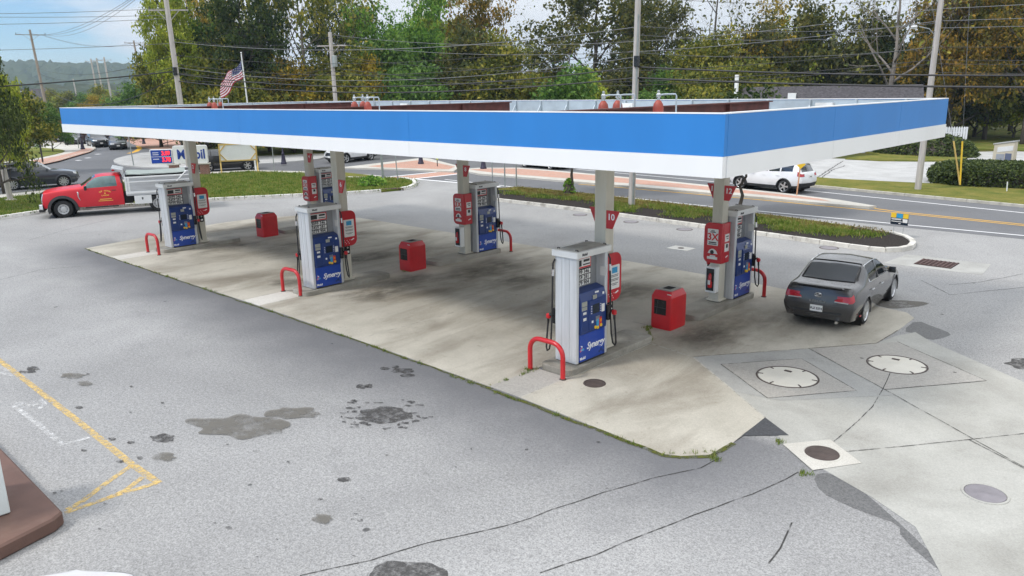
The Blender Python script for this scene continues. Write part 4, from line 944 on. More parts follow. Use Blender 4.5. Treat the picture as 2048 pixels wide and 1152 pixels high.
def loft_car(root, net, pm, regions, wheels, Rw, halfw, pu=7, pv=6, arch=None, flare=.02):
    """net[line][station] -> (x, y, z) for the half y>=0; regions cut named parts out of the shell"""
    net = np.asarray(net, float); NL, NS = net.shape[:2]
    ue = sorted({e for r in regions for e in r[2:4]}); ve = sorted({e for r in regions for e in r[4:6]})
    U = grid_lines(NS-1, pu, ue); V = grid_lines(NL-1, pv, ve)
    A = np.stack([pchip(net[k], U) for k in range(NL)])           # lines x U
    S = np.stack([pchip(A[:, i], V) for i in range(len(U))])      # U x V x 3
    parts = {}
    for sy in (1, -1):
        for i in range(len(U)-1):
            for j in range(len(V)-1):
                uc, vc = (U[i]+U[i+1])/2, (V[j]+V[j+1])/2
                q = [S[i, j], S[i+1, j], S[i+1, j+1], S[i, j+1]]; c = sum(q)/4
                if any((c[0]-wx)**2+(c[2]-Rw)**2 < (arch or Rw*1.14)**2 and c[1] > halfw*.55 for wx in wheels): continue
                key = ('body', 0)
                for r in regions:
                    if r[2] <= uc <= r[3] and r[4] <= vc <= r[5]: key = (r[0], sy if r[6] else 0); break
                parts.setdefault(key, []).append([(p[0], p[1]*sy, p[2]) for p in (q if sy > 0 else q[::-1])])
    md = {r[0]: r[1] for r in regions}; push = {r[0]: (r[7] if len(r) > 7 else 0) for r in regions}
    objs = {}
    ar = arch or Rw*1.14
    for (nm, sy), quads in sorted(parts.items(), key=lambda k: k[0][0] != 'body'):
        b = MB()
        for q in quads: b.add(q, [(0, 1, 2, 3)])
        base = nm.split('#')[0]
        o = b.build(base, pm if nm == 'body' else md[nm], root)
        bm = bmesh.new(); bm.from_mesh(o.data)
        for v in bm.verts:
            if not v.is_boundary or abs(v.co.y) < halfw*.5: continue
            for wx in wheels:
                d = Vector((v.co.x-wx, v.co.z-Rw)); L_ = d.length
                if abs(L_-ar) < .16 and v.co.z < Rw+ar+.05 and L_ > 1e-4:
                    near = [e for e in v.link_edges if e.is_boundary]
                    if L_ < ar+.13: v.co.x = wx+d.x/L_*ar; v.co.z = Rw+d.y/L_*ar
        bm.normal_update()
        if push[nm] if nm in push else 0:
            for v in bm.verts: v.co += v.normal*push[nm]
        bm.to_mesh(o.data); bm.free()
        for p in o.data.polygons: p.use_smooth = True
        objs[(nm, sy)] = o
    return objs, S, U, V
def wheel(root, x, y, Rw, wd=.23, spokes=5, rimr=.70, mrim=None, style='alloy'):
    s = 1 if y > 0 else -1
    b = MB(); h = wd/2
    b.lathe([(Rw*rimr, -h), (Rw*.90, -h), (Rw*.975, -h*.86), (Rw, -h*.55), (Rw, h*.55), (Rw*.975, h*.86), (Rw*.90, h), (Rw*rimr, h)], 36, (x, y, Rw), 'y'); w_ = b.build('wheel', M['rubber'], root, smooth=35)
    b = MB(); rr_ = Rw*rimr; yo = y+s*h*.86
    b.lathe([(rr_, y+s*h-y), (rr_*.97, s*h*.95), (rr_*.93, s*h*.80), (rr_*.90, s*h*.2)], 36, (x, y, Rw), 'y')
    if style == 'alloy':
        for k in range(spokes):
            a = 2*math.pi*k/spokes+.3; ca, sa = math.cos(a), math.sin(a); wi, wo = rr_*.13, rr_*.17*(5/spokes)**.6
            P = [(-wi, rr_*.12), (wi, rr_*.12), (wo, rr_*.95), (-wo, rr_*.95)]
            vs = []
            for yy in (yo, yo-s*.03): vs += [(x+u*ca-v*sa, yy, Rw+u*sa+v*ca) for u, v in P]
            b.add(vs, [(0, 1, 2, 3), (4, 7, 6, 5), (0, 4, 5, 1), (1, 5, 6, 2), (2, 6, 7, 3), (3, 7, 4, 0)])
        b.lathe([(0, s*h*.92), (rr_*.16, s*h*.9), (rr_*.20, s*h*.75)], 16, (x, y, Rw), 'y')
    else:
        b.lathe([(rr_*.93, s*h*.55), (rr_*.75, s*h*.50), (rr_*.52, s*h*.98), (rr_*.34, s*h*1.0), (rr_*.30, s*h*1.3), (0, s*h*1.32)], 30, (x, y, Rw), 'y')
    b.build('rim', mrim or M['alloy'], w_, smooth=30)
    b = MB(); b.lathe([(0, s*h*.25), (rr_*.91, s*h*.25)], 24, (x, y, Rw), 'y')
    if style != 'alloy':
        for k in range(8): a = .785*k; b.cyl((x+rr_*.63*math.cos(a), y+s*h*.72, Rw+rr_*.63*math.sin(a)), (x+rr_*.63*math.cos(a), y+s*h*.80, Rw+rr_*.63*math.sin(a)), rr_*.085, None, 8)
    b.build('brake_disc', M['underbody'] if style == 'alloy' else M['black'], w_)
    return w_
def arch_lips(root, wheels, Rw, ar, y, m, r=.022, wide=None):
    for wx in wheels:
        for s in (1, -1):
            P = [(wx+ar*math.cos(R(a)), s*y, max(.20, Rw+ar*math.sin(R(a)))) for a in range(-16, 197, 12)]
            b = MB()
            if wide:
                for k in range(len(P)-1):
                    p, q = Vector(P[k]), Vector(P[k+1]); c0 = Vector((wx, s*y, Rw))
                    o0, o1 = c0+(p-c0)*(1+wide/ar), c0+(q-c0)*(1+wide/ar); dy = Vector((0, s*.045, 0))
                    b.add([p-dy*.5, q-dy*.5, o1-dy*.5, o0-dy*.5, p+dy, q+dy, o1+dy*.4, o0+dy*.4], [(4, 5, 6, 7), (0, 1, 5, 4), (2, 3, 7, 6)])
            else: b.tube(P, r, 6)
            b.build('wheel_arch', m, root, smooth=50)
def well(root, wheels, Rw, ar, halfw, x0, x1, zb):
    b = MB(); b.box(((x0+x1)/2, 0, zb+.14), (x1-x0, halfw*1.25, .28))
    for wx in wheels:
        for s in (1, -1): b.lathe([(0, s*halfw*.45), (ar*1.03, s*halfw*.45), (ar*1.03, s*halfw*.93)], 24, (wx, 0, Rw), 'y')
    b.build('underbody', M['underbody'], root)
def mirror_part(root, x, y, z, m, L=.2):
    for s in (1, -1):
        b = MB(); b.box((x, s*(y+.10), z+.05), (.11, L, .15), 0, None, (.75, .85)); b.box((x+.02, s*(y+.0), z), (.06, .08, .04)); b.build('mirror', m, root, bev=.025, seg=2, smooth=40)
def plate(root, x, y, z, face, txt='', back=True):
    b = MB(); b.box((x, y, z), (.012, .31, .155) if face in ('+x', '-x') else (.31, .012, .155)); o = b.build('number_plate', M['paper'], root, bev=.004)
    s = 1 if face == '+x' else -1
    if txt: text(txt, .068, M['txtblack'], o, (x+s*.008, y, z-.005), face, space=1.1, bold=.003)
    return o

def tr(net, sx=1, sy=1, sz=1, dz=0): return [[(x*sx, y*sy, z*sz+dz) for x, y, z in l] for l in net]
# lines: rocker, body crease, belt, roof edge, centre        stations: nose centre ... tail centre
SEDAN = [
 [(2.36,0,.24),(2.20,.70,.22),(1.95,.80,.20),(1.30,.82,.20),(.95,.83,.20),(.60,.83,.20),(-.35,.83,.20),(-1.05,.83,.20),(-1.65,.82,.21),(-2.10,.82,.24),(-2.36,.77,.27),(-2.42,0,.28)],
 [(2.48,0,.50),(2.28,.78,.52),(1.95,.895,.55),(1.30,.915,.58),(.95,.92,.58),(.60,.92,.58),(-.35,.925,.60),(-1.05,.925,.61),(-1.65,.92,.62),(-2.15,.905,.62),(-2.45,.84,.58),(-2.52,0,.55)],
 [(2.40,0,.70),(2.20,.66,.74),(1.85,.80,.82),(1.25,.84,.88),(.90,.85,.92),(.62,.86,.93),(-.35,.87,.95),(-1.05,.86,.97),(-1.70,.855,.995),(-2.18,.83,.99),(-2.42,.79,.87),(-2.475,0,.84)],
 [(2.40,0,.705),(2.16,.50,.765),(1.78,.60,.86),(1.20,.66,.94),(.80,.70,.98),(.05,.635,1.385),(-.40,.65,1.44),(-1.05,.635,1.415),(-1.78,.68,1.10),(-2.30,.70,1.06),(-2.38,.66,1.00),(-2.435,0,1.005)],
 [(2.40,0,.71),(2.20,0,.78),(1.80,0,.89),(1.22,0,.97),(.92,0,1.00),(.12,0,1.42),(-.40,0,1.485),(-1.12,0,1.455),(-1.90,0,1.11),(-2.37,0,1.075),(-2.40,0,1.04),(-2.43,0,1.01)]]
SUV = [
 [(2.30,0,.30),(2.14,.70,.28),(1.90,.80,.25),(1.30,.83,.25),(.95,.84,.25),(.60,.85,.25),(-.35,.85,.25),(-1.05,.85,.25),(-1.60,.84,.26),(-2.0,.83,.30),(-2.26,.74,.36),(-2.36,0,.38)],
 [(2.42,0,.58),(2.22,.80,.60),(1.90,.90,.64),(1.30,.925,.68),(.95,.93,.68),(.60,.93,.68),(-.35,.935,.69),(-1.05,.935,.70),(-1.60,.93,.71),(-2.05,.91,.71),(-2.34,.80,.68),(-2.44,0,.66)],
 [(2.34,0,.86),(2.14,.68,.90),(1.82,.82,.98),(1.25,.86,1.03),(.92,.87,1.06),(.62,.875,1.07),(-.35,.885,1.08),(-1.05,.88,1.10),(-1.60,.86,1.13),(-2.02,.84,1.14),(-2.28,.76,1.06),(-2.36,0,1.05)],
 [(2.34,0,.87),(2.10,.52,.93),(1.76,.62,1.01),(1.22,.68,1.08),(.80,.72,1.12),(.12,.62,1.56),(-.40,.635,1.63),(-1.05,.63,1.625),(-1.65,.61,1.60),(-1.95,.58,1.56),(-2.24,.64,1.16),(-2.32,0,1.14)],
 [(2.34,0,.88),(2.14,0,.95),(1.78,0,1.04),(1.24,0,1.11),(.92,0,1.14),(.20,0,1.62),(-.40,0,1.69),(-1.05,0,1.685),(-1.68,0,1.66),(-2.02,0,1.62),(-2.30,0,1.17),(-2.33,0,1.145)]]
def make_car(name, label, kind, pm, loc, heading, group=None, scale=1., plate_txt='', rearplate=True, spokes=5, cladding=None, simple=False, mrim=None):
    t = empty(name, (loc[0], loc[1], .010), heading, label, 'car', group)
    Rw = .335 if kind == 'sedan' else .37
    wx = (1.46, -1.36) if kind == 'sedan' else (1.42, -1.36)
    net = SEDAN if kind == 'sedan' else SUV
    g = M['glass']; sm = .014
    if kind == 'sedan':
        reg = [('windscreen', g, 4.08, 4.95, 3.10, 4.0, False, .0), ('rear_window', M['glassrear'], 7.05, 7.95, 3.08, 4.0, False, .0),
               ('front_window', M['glassside'], 4.50, 5.93, 2.12, 2.90, True), ('rear_side_window', M['glassside'], 6.05, 7.02, 2.12, 2.90, True),
               ('headlight', M['headlight'], .45, 1.45, 1.45, 1.92, True, .004), ('tail_light', M['taillight'], 9.55, 10.52, 1.50, 2.10, True, .006),
               ('seam#a', M['black'], 4.30, 4.33, .25, 2.10, True), ('seam#b', M['black'], 5.98, 6.01, .25, 2.10, True), ('seam#c', M['black'], 7.05, 7.08, 1.0, 2.12, True),
               ('front_door', pm, 4.33, 5.98, .25, 2.12, True), ('rear_door', pm, 6.01, 7.05, .25, 2.12, True),
               ('seam#d', M['black'], 9.30, 10.56, 2.30, 2.36, True), ('boot_lid', pm, 8.05, 10.30, 2.36, 4.0, False),
               ('bumper', pm, 9.9, 11.0, 0, 1.18, False, .018), ('bumper_front', pm, 0, 1.1, 0, 1.1, False, .012), ('grille', M['blackgloss'], 0, .55, 1.15, 1.75, False, .004), ('bonnet', pm, 1.3, 3.95, 2.4, 4.0, False)]
    else:
        cl = cladding or pm
        reg = [('windscreen', g, 4.08, 4.95, 3.10, 4.0, False), ('rear_window', g, 9.06, 9.92, 3.08, 4.0, False),
               ('front_window', g, 4.45, 5.94, 2.12, 2.88, True), ('rear_side_window', g, 6.05, 7.0, 2.12, 2.88, True), ('quarter_window', g, 7.12, 8.45, 2.14, 2.82, True),
               ('headlight', M['headlight'], .5, 1.5, 1.5, 1.95, True, .004), ('tail_light', M['taillight'], 9.25, 10.45, 1.62, 2.22, True, .008),
               ('seam#a', M['black'], 4.30, 4.33, .35, 2.10, True), ('seam#b', M['black'], 5.98, 6.01, .35, 2.10, True), ('seam#c', M['black'], 7.05, 7.08, .35, 2.12, True),
               ('front_door', pm, 4.33, 5.98, .35, 2.12, True), ('rear_door', pm, 6.01, 7.05, .35, 2.12, True),
               ('rocker_trim', cl, 2.0, 9.4, 0, .35, True), ('rear_bumper_trim', cl, 9.4, 11, 0, .75, False, .012), ('front_bumper_trim', M['plastic'], 0, 1.2, 0, .55, False, .008),
               ('grille', M['blackgloss'], 0, .62, .95, 1.80, False, .004), ('tailgate', pm, 9.5, 11, .8, 3.02, False), ('bonnet', pm, 1.3, 3.95, 2.4, 4.0, False)]
    ar = Rw*1.13
    objs, *_ = loft_car(t, net, pm, reg, wx, Rw, .93, arch=ar, pu=6 if not simple else 4, pv=6 if not simple else 4)
    well(t, wx, Rw, ar, .93, -2.1, 2.05, .20)
    for x in wx:
        for s in (1, -1): wheel(t, x, s*.795, Rw, .22, spokes, .74, mrim)
    arch_lips(t, wx, Rw, ar, .915, cladding or pm, .018, .05 if cladding else None)
    mirror_part(t, .60, .90, .98 if kind == 'sedan' else 1.12, M['blackgloss'] if kind == 'sedan' else pm)
    for s in (1, -1):
        for x, z in ((-.10, .80), (-.98, .82)) if kind == 'sedan' else ((-.10, .95), (-.95, .96)):
            b = MB(); b.box((x, s*(.935 if kind == 'sedan' else .945), z), (.20, .03, .028)); b.build('door_handle', M['chrome'] if kind == 'sedan' else pm, t, bev=.008)
    zp = .60 if kind == 'sedan' else .88
    if kind == 'sedan': plate(t, -2.555, 0, .545, '-x', plate_txt)
    else: plate(t, -2.425, 0, .93, '-x', plate_txt)
    if rearplate is True or rearplate == 'front': plate(t, 2.49 if kind == 'sedan' else 2.43, 0, .47 if kind == 'sedan' else .52, '+x')
    if scale != 1: t.scale = (scale,)*3
    return t
sed = make_car('sedan', 'dark grey sedan seen from behind, parked on the concrete beside the rear right pump', 'sedan', M['p_grey'], (0, 0), 0, plate_txt='FLZ 2274', spokes=9)
# details of the near sedan
for s in (1, -1):
    A_ = np.stack([pchip(np.asarray(SEDAN, float)[k], np.linspace(4.42, 7.08, 24)) for k in range(5)]); lo_ = np.stack([pchip(A_[:, i], np.array([2.10]))[0] for i in range(24)]); hi_ = np.stack([pchip(A_[:, i], np.array([2.92]))[0] for i in range(24)])
    P = [(p[0], (p[1]+.006)*s, p[2]) for p in lo_]+[(p[0], (p[1]+.006)*s, p[2]) for p in hi_[::-1]]
    b = MB(); b.tube(P, .011, 5, closed=True); b.build('window_trim', M['chrome'], sed, smooth=60)
    b = MB(); b.tube([(lo_[14][0], (lo_[14][1]+.004)*s, lo_[14][2]), (hi_[14][0], (hi_[14][1]+.004)*s, hi_[14][2])], .030, 5); b.build('door_pillar', M['blackgloss'], sed, smooth=60)
A_ = np.stack([pchip(np.asarray(SEDAN, float)[k], np.array([7.02, 7.5, 7.97])) for k in range(5)]); q0 = [pchip(A_[:, i], np.linspace(3.06, 4, 10)) for i in range(3)]
b = MB(); ring = [tuple(p) for p in q0[0]]+[(p[0], -p[1], p[2]) for p in q0[0][::-1][1:]]+[(q0[1][0][0], -q0[1][0][1], q0[1][0][2])]+[(p[0], -p[1], p[2]) for p in q0[2]]+[tuple(p) for p in q0[2][::-1][1:]]+[tuple(q0[1][0])]
b.tube([(x, y, z+.006) for x, y, z in ring], .013, 5, closed=True); b.build('rear_window_trim', M['blackgloss'], sed, smooth=60)
b = MB(); b.tube([(-2.492, .085*math.cos(R(a)), .865+.052*math.sin(R(a))) for a in range(0, 360, 24)], .009, 6, closed=True); b.tube([(-2.498, .034*math.cos(R(a)), .872+.045*math.sin(R(a))) for a in range(0, 360, 30)], .008, 6, closed=True); b.tube([(-2.495, .06*math.cos(R(a)), .893+.018*math.sin(R(a))) for a in range(0, 360, 30)], .008, 6, closed=True)
b.build('badge', M['chrome'], sed, smooth=50)
text('AVALON', .075, M['chrome'], sed, (-2.522, 0, .715), '-x', 'badge_lettering', space=1.5, ext=.006)
b = MB(); b.box((-2.40, 0, 1.062), (.10, 1.18, .030), 0, None, (.6, .96)); b.build('spoiler_lip', M['p_grey'], sed, bev=.012)
for s in (1, -1):
    b = MB(); b.prism([(s*.40, .745), (s*.60, .735), (s*.60, .845), (s*.43, .80)], -2.495, -2.40, 'yz'); b.build('reversing_light', M['taillight'], sed, bev=.012)
    b = MB(); b.prism([(s*.40, .738), (s*.74, .725), (s*.74, .748), (s*.42, .758)], -2.502, -2.38, 'yz'); b.build('lens_strip', M['headlight'], sed, bev=.005)
    b = MB(); b.box((-1.9, s*.905, .335), (.1, .02, .03)); b.build('side_marker', M['taillight'], sed)
b = MB(); b.cyl((-2.28, -.50, .25), (-2.50, -.50, .24), .038, None, 12); b.build('exhaust', M['chrome'], sed)
b = MB(); b.box((-2.48, 0, .45), (.06, 1.2, .05)); b.build('bumper_groove', M['plastic'], sed, bev=.01)
sed.location = (-1.13, 9.15, .016); sed.rotation_euler = (0, 0, R(90+5)); sed.scale = (.985, .95, 1.0)

GRP = 'cars out on the road'
make_car('sport_utility', 'slate grey sport utility passing behind the red dump truck hood, half behind the left tree', 'suv', M['p_slate'], (-52.38, 4.26), R(78), GRP, 1.04, spokes=10, cladding=M['p_slate'])
make_car('sport_utility', 'white sport utility with red tail lights driving away behind the right column', 'suv', M['p_white'], (-13.45, 30.75), R(173), GRP, 1.0, spokes=5, cladding=M['plastic'], plate_txt='KHR')
make_car('sport_utility', 'white sport utility half hidden by the canopy beyond the lawn', 'suv', M['p_white'], (-50.62, 28.2), R(-81), GRP, 1.05, spokes=5, cladding=M['plastic'], simple=True)
make_car('sport_utility', 'dark sport utility half hidden by the canopy between the middle and right islands', 'suv', M['p_black'], (-32.6, 33.3), R(175), GRP, 1.0, spokes=5, cladding=M['plastic'], simple=True)
make_car('sedan', 'black car almost wholly hidden by the canopy behind the rear middle column', 'sedan', M['p_black'], (-44.6, 36.2), R(180), GRP, 1.0, simple=True)
make_car('sport_utility', 'black car with a white door behind the brick sign base', 'suv', M['p_black'], (-52.4, 17.6), R(70), GRP, 1.05, spokes=6, simple=True)
FG = 'cars queueing on the far road'
make_car('sedan', 'dark sedan with a pale windscreen, rightmost of the cars on the far road', 'sedan', M['p_dark'], tuple((G(238, 300)-Vector((2.2, -.7, 0))).to_2d()), R(-18), FG, 1.0, simple=True)
make_car('sport_utility', 'dark sport utility just left of the rightmost far sedan', 'suv', M['p_black'], tuple((G(203, 295.5)-Vector((2.3, -.4, 0))).to_2d()), R(-8), FG, 1.0, simple=True)
make_car('sport_utility', 'dark car behind the grey lamp post on the far road', 'suv', M['p_slate'], tuple((G(150, 291)-Vector((1.5, -.6, 0))).to_2d()), R(-30), FG, .95, simple=True)
make_car('sedan', 'black car farthest left on the far road, beside the small tree', 'sedan', M['p_black'], tuple((G(120, 286)-Vector((2.3, -.6, 0))).to_2d()), R(-16), FG, 1.1, simple=True)
# white car at the lower left edge of the photograph: only its rounded front corner shows
make_car('sedan', 'white car at the lower left corner of the photo, only a rounded edge showing', 'sedan', M['p_white'], (-.86, -10.86), R(138), None, 1.0, simple=True)

# ------------------------------------------------------------------ red dump truck
TRK = [
 [(2.62,0,.50),(2.56,.78,.50),(2.10,.93,.50),(1.30,.95,.50),(.75,.95,.46),(.45,.95,.46),(-.30,.95,.46),(-.98,.95,.46),(-1.02,.93,.46),(-1.04,0,.46)],
 [(2.66,0,.85),(2.60,.84,.86),(2.10,.97,.90),(1.30,.985,.92),(.75,.99,.90),(.45,1.0,.90),(-.30,1.0,.90),(-.98,1.0,.90),(-1.03,.97,.90),(-1.05,0,.90)],
 [(2.60,0,1.20),(2.52,.84,1.20),(2.05,.93,1.27),(1.30,.95,1.32),(.80,.965,1.33),(.45,.97,1.33),(-.30,.975,1.35),(-.96,.97,1.37),(-1.02,.95,1.37),(-1.04,0,1.37)],
 [(2.56,0,1.26),(2.46,.68,1.28),(2.00,.74,1.36),(1.30,.78,1.42),(.86,.80,1.46),(.12,.70,1.90),(-.30,.71,1.95),(-.92,.71,1.94),(-1.01,.72,1.85),(-1.03,0,1.85)],
 [(2.56,0,1.27),(2.48,0,1.31),(2.00,0,1.40),(1.30,0,1.46),(.95,0,1.50),(.18,0,1.97),(-.30,0,2.02),(-.92,0,2.01),(-1.00,0,1.93),(-1.03,0,1.87)]]
TY = M['p_red']
t = empty('dump_truck', (-36.40, 2.84, .010), R(-112), 'red dump truck with a bare aluminium tipper body, by the lawn kerb', 'dump truck')
reg = [('windscreen', M['glass'], 4.08, 4.95, 3.08, 4.0, False), ('rear_window', M['glass'], 7.2, 8.0, 2.3, 2.9, False),
       ('side_window', M['glasslight'], 4.42, 6.62, 2.10, 2.88, True), ('seam#a', M['black'], 4.12, 4.15, .12, 2.1, True), ('seam#b', M['black'], 6.72, 6.75, .12, 2.98, True),
       ('door', TY, 4.15, 6.72, .12, 2.98, True), ('bonnet', TY, 1.1, 3.9, 2.35, 4.0, False), ('grille', M['chrome'], 0, .62, .6, 2.6, False, .01), ('headlight', M['headlight'], .62, 1.12, .75, 2.05, True, .012)]
Rw = .42; wxs = (1.72,)
loft_car(t, TRK, TY, reg, wxs, Rw, .98, arch=.55)
arch_lips(t, wxs, Rw, .55, .985, M['plastic'], .03, .13)
well(t, wxs, Rw, .55, .98, -.9, 2.3, .42)
b = MB(); b.box((2.66, 0, .58), (.20, 1.9, .26), 0, None, (.9, .98)); b.build('bumper', M['chrome'], t, bev=.03)
b = MB(); b.box((2.66, 0, .40), (.24, 1.86, .14)); b.build('air_dam', M['plastic'], t, bev=.02)
b = MB(); b.box((2.675, 0, .98), (.03, .98, .40)); b.build('grille_mesh', M['blackgloss'], t)
for s in (1, -1):
    wheel(t, 1.72, s*.86, Rw, .26, 5, .60, None, 'steel')
    wheel(t, -2.58, s*.90, Rw, .26, 5, .60, None, 'steel'); wheel(t, -2.58, s*.60, Rw, .26, 5, .60, None, 'steel')
    b = MB(); b.box((.62, s*1.22, 1.42), (.12, .20, .22)); b.box((.62, s*1.05, 1.36), (.06, .22, .05)); b.build('mirror', M['blackgloss'], t, bev=.025)
    b = MB(); b.box((.0, s*.965, .42), (1.5, .14, .05)); b.build('running_board', M['black'], t, bev=.01)
    b = MB(); b.tube([(1.02, s*.995, 1.22), (.98, s*1.01, 1.20), (1.0, s*1.01, 1.02), (.93, s*1.01, .82)], [.03, .035, .022, .018], 8); b.build('fender_vent', M['chrome'], t, smooth=50)
    b = MB(); b.box((-.62, s*1.015, 1.22), (.20, .03, .035)); b.build('door_handle', M['black'], t, bev=.008)
    b = MB(); b.box((-1.9, s*.92, .66), (.80, .34, .42)); bx_ = b.build('tool_box', M['white'], t, bev=.012)
    b = MB(); b.cyl((-1.88, s*1.085, .74), (-1.88, s*1.095, .74), .045, None, 14); b.box((-1.88, s*1.092, .69), (.05, .01, .06)); b.build('latch', M['black'], bx_)
    b = MB(); b.box((-3.35, s*.88, .62), (.04, .44, .52)); b.build('mudflap', M['black'], t)
# gold lettering on the doors (weathered signwriting in an arc)
for s, f in ((-1, '-y'), (1, '+y')):
    dr = [c for c in t.children if c.name.startswith('door') and not c.name.startswith('door_h') and (c.data.vertices[0].co.y > 0) == (s > 0)][0]
    yy = s*1.012
    wd = 'TOP NOTCH'
    for k, ch in enumerate(wd):
        if ch == ' ': continue
        a = R(-52+104*k/(len(wd)-1)); dx = .29*math.sin(a); dz = .15*math.cos(a)
        text(ch, .085, M['txtgold'], dr, (-.20-s*-1*-dx if s > 0 else -.20+dx, yy, 1.06+dz), f, rot=-a*.6 if s < 0 else -a*.6, bold=.004)
    text('LAWNS', .085, M['txtgold'], dr, (-.20, yy, .985), f, bold=.004, space=1.25)
    b = MB(); b.box((-.20, yy, .80), (.52, .008, .035)); b.box((-.20, yy, .72), (.66, .008, .028)); b.cyl((-.2, yy-.002, 1.09), (-.2, yy+.002, 1.09), .035, None, 10); b.build('lettering_line', M['txtgold'], dr)
# chassis and tipper body
b = MB()
for s in (1, -1): b.box((-2.5, s*.40, .64), (3.4, .09, .22))
b.box((-1.22, 0, .72), (.40, 1.6, .46)); b.box((-2.3, 0, .78), (2.6, 1.5, .24)); b.box((-2.58, 0, .45), (.16, 1.3, .16)); b.box((-1.5, 0, .70), (.5, .9, .3)); b.build('chassis', M['underbody'], t)
body = empty('tipper_body', (0, 0, 0)); body.parent = t
b = MB(); b.box((-2.78, 0, .93), (3.25, 1.86, .08)); b.box((-2.78, .99, .94), (3.2, .05, .12)); b.box((-2.78, -.99, .94), (3.2, .05, .12)); b.build('floor', M['alu'], body)
for s in (1, -1):
    b = MB(); y = s*1.0
    b.prism([(-4.38, .98), (-1.18, .98), (-1.18, 1.80), (-4.38, 1.80)], y-.02, y+.02, 'xz'); b.build('side_wall', M['alu'], body, bev=.006)
    for z_, h_, d_ in ((1.80, .07, .10), (1.03, .10, .12), (1.57, .06, .08)): b = MB(); b.box((-2.78, y+s*.04, z_), (3.25, d_, h_)); b.build('side_rail', M['white'], body, bev=.008)
    for x in (-1.20, -1.32, -4.34): b = MB(); b.box((x, y+s*.05, 1.40), (.09, .09, .88)); b.build('side_post', M['white'], body, bev=.006)
    b = MB(); b.tube([(-3.15, y+s*.08, 1.10), (-4.1, y+s*.08, 2.02)], .035, 6); b.tube([(-3.6, y+s*.06, .95), (-3.62, y+s*.06, .55)], .022, 6); b.build('tarp_arm', M['white'], body)
b = MB(); b.box((-1.18, 0, 1.45), (.05, 1.96, 1.0)); b.build('head_board', M['alu'], body)
b = MB(); b.box((-4.40, 0, 1.36), (.06, 1.98, .80)); b.build('tailgate', M['alu'], body, bev=.01)
for s in (1, -1): b = MB(); b.box((-4.22, s*1.03, 1.66), (.40, .06, .74)); b.build('tailgate_bracket', M['alu'], body, bev=.02)
b = MB(); P = [(-1.25-.28*k, 2.04+.01*math.sin(k*1.3)-.05*math.sin(math.pi*k/10)) for k in range(11)]
for k in range(10):
    (xa, za), (xb, zb) = P[k], P[k+1]; b.add([(xa, -.98, za-.08), (xb, -.98, zb-.08), (xb, -.5, zb+.03), (xa, -.5, za+.03), (xa, .5, za+.03), (xb, .5, zb+.03), (xb, .98, zb-.08), (xa, .98, za-.08)], [(0, 1, 2, 3), (3, 2, 5, 4), (4, 5, 6, 7)])
M['tarp'] = mat('grey_tarp', (.27, .31, .29), .6, 0, .12, 3)
b.build('tarp', M['tarp'], body, smooth=50)
b = MB(); b.box((-2.8, 0, 1.88), (3.0, 1.86, .12)); b.build('gap_shade', M['underbody'], body)  # black filler box, paints the shade in the gap below the tarp
b = MB(); b.prism([(-1.20, 1.80), (-1.14, 2.20), (-.62, 2.33), (-.60, 2.26), (-1.0, 2.12), (-1.10, 1.80)], -.95, .95, 'xz'); b.build('cab_shield', M['alu'], body, bev=.01)
for s in (1, -1): b = MB(); b.cyl((-.70, s*.90, 2.20), (-.70, s*.97, 2.20), .055, None, 12); b.box((-.70, s*.93, 2.20), (.14, .05, .08)); b.build('warning_light', M['taillight'], body, bev=.01)
b = MB(); b.tube([(1.1, -.86, 1.4), (1.16, -.87, 2.05)], .008, 4); b.build('aerial', M['black'], t)

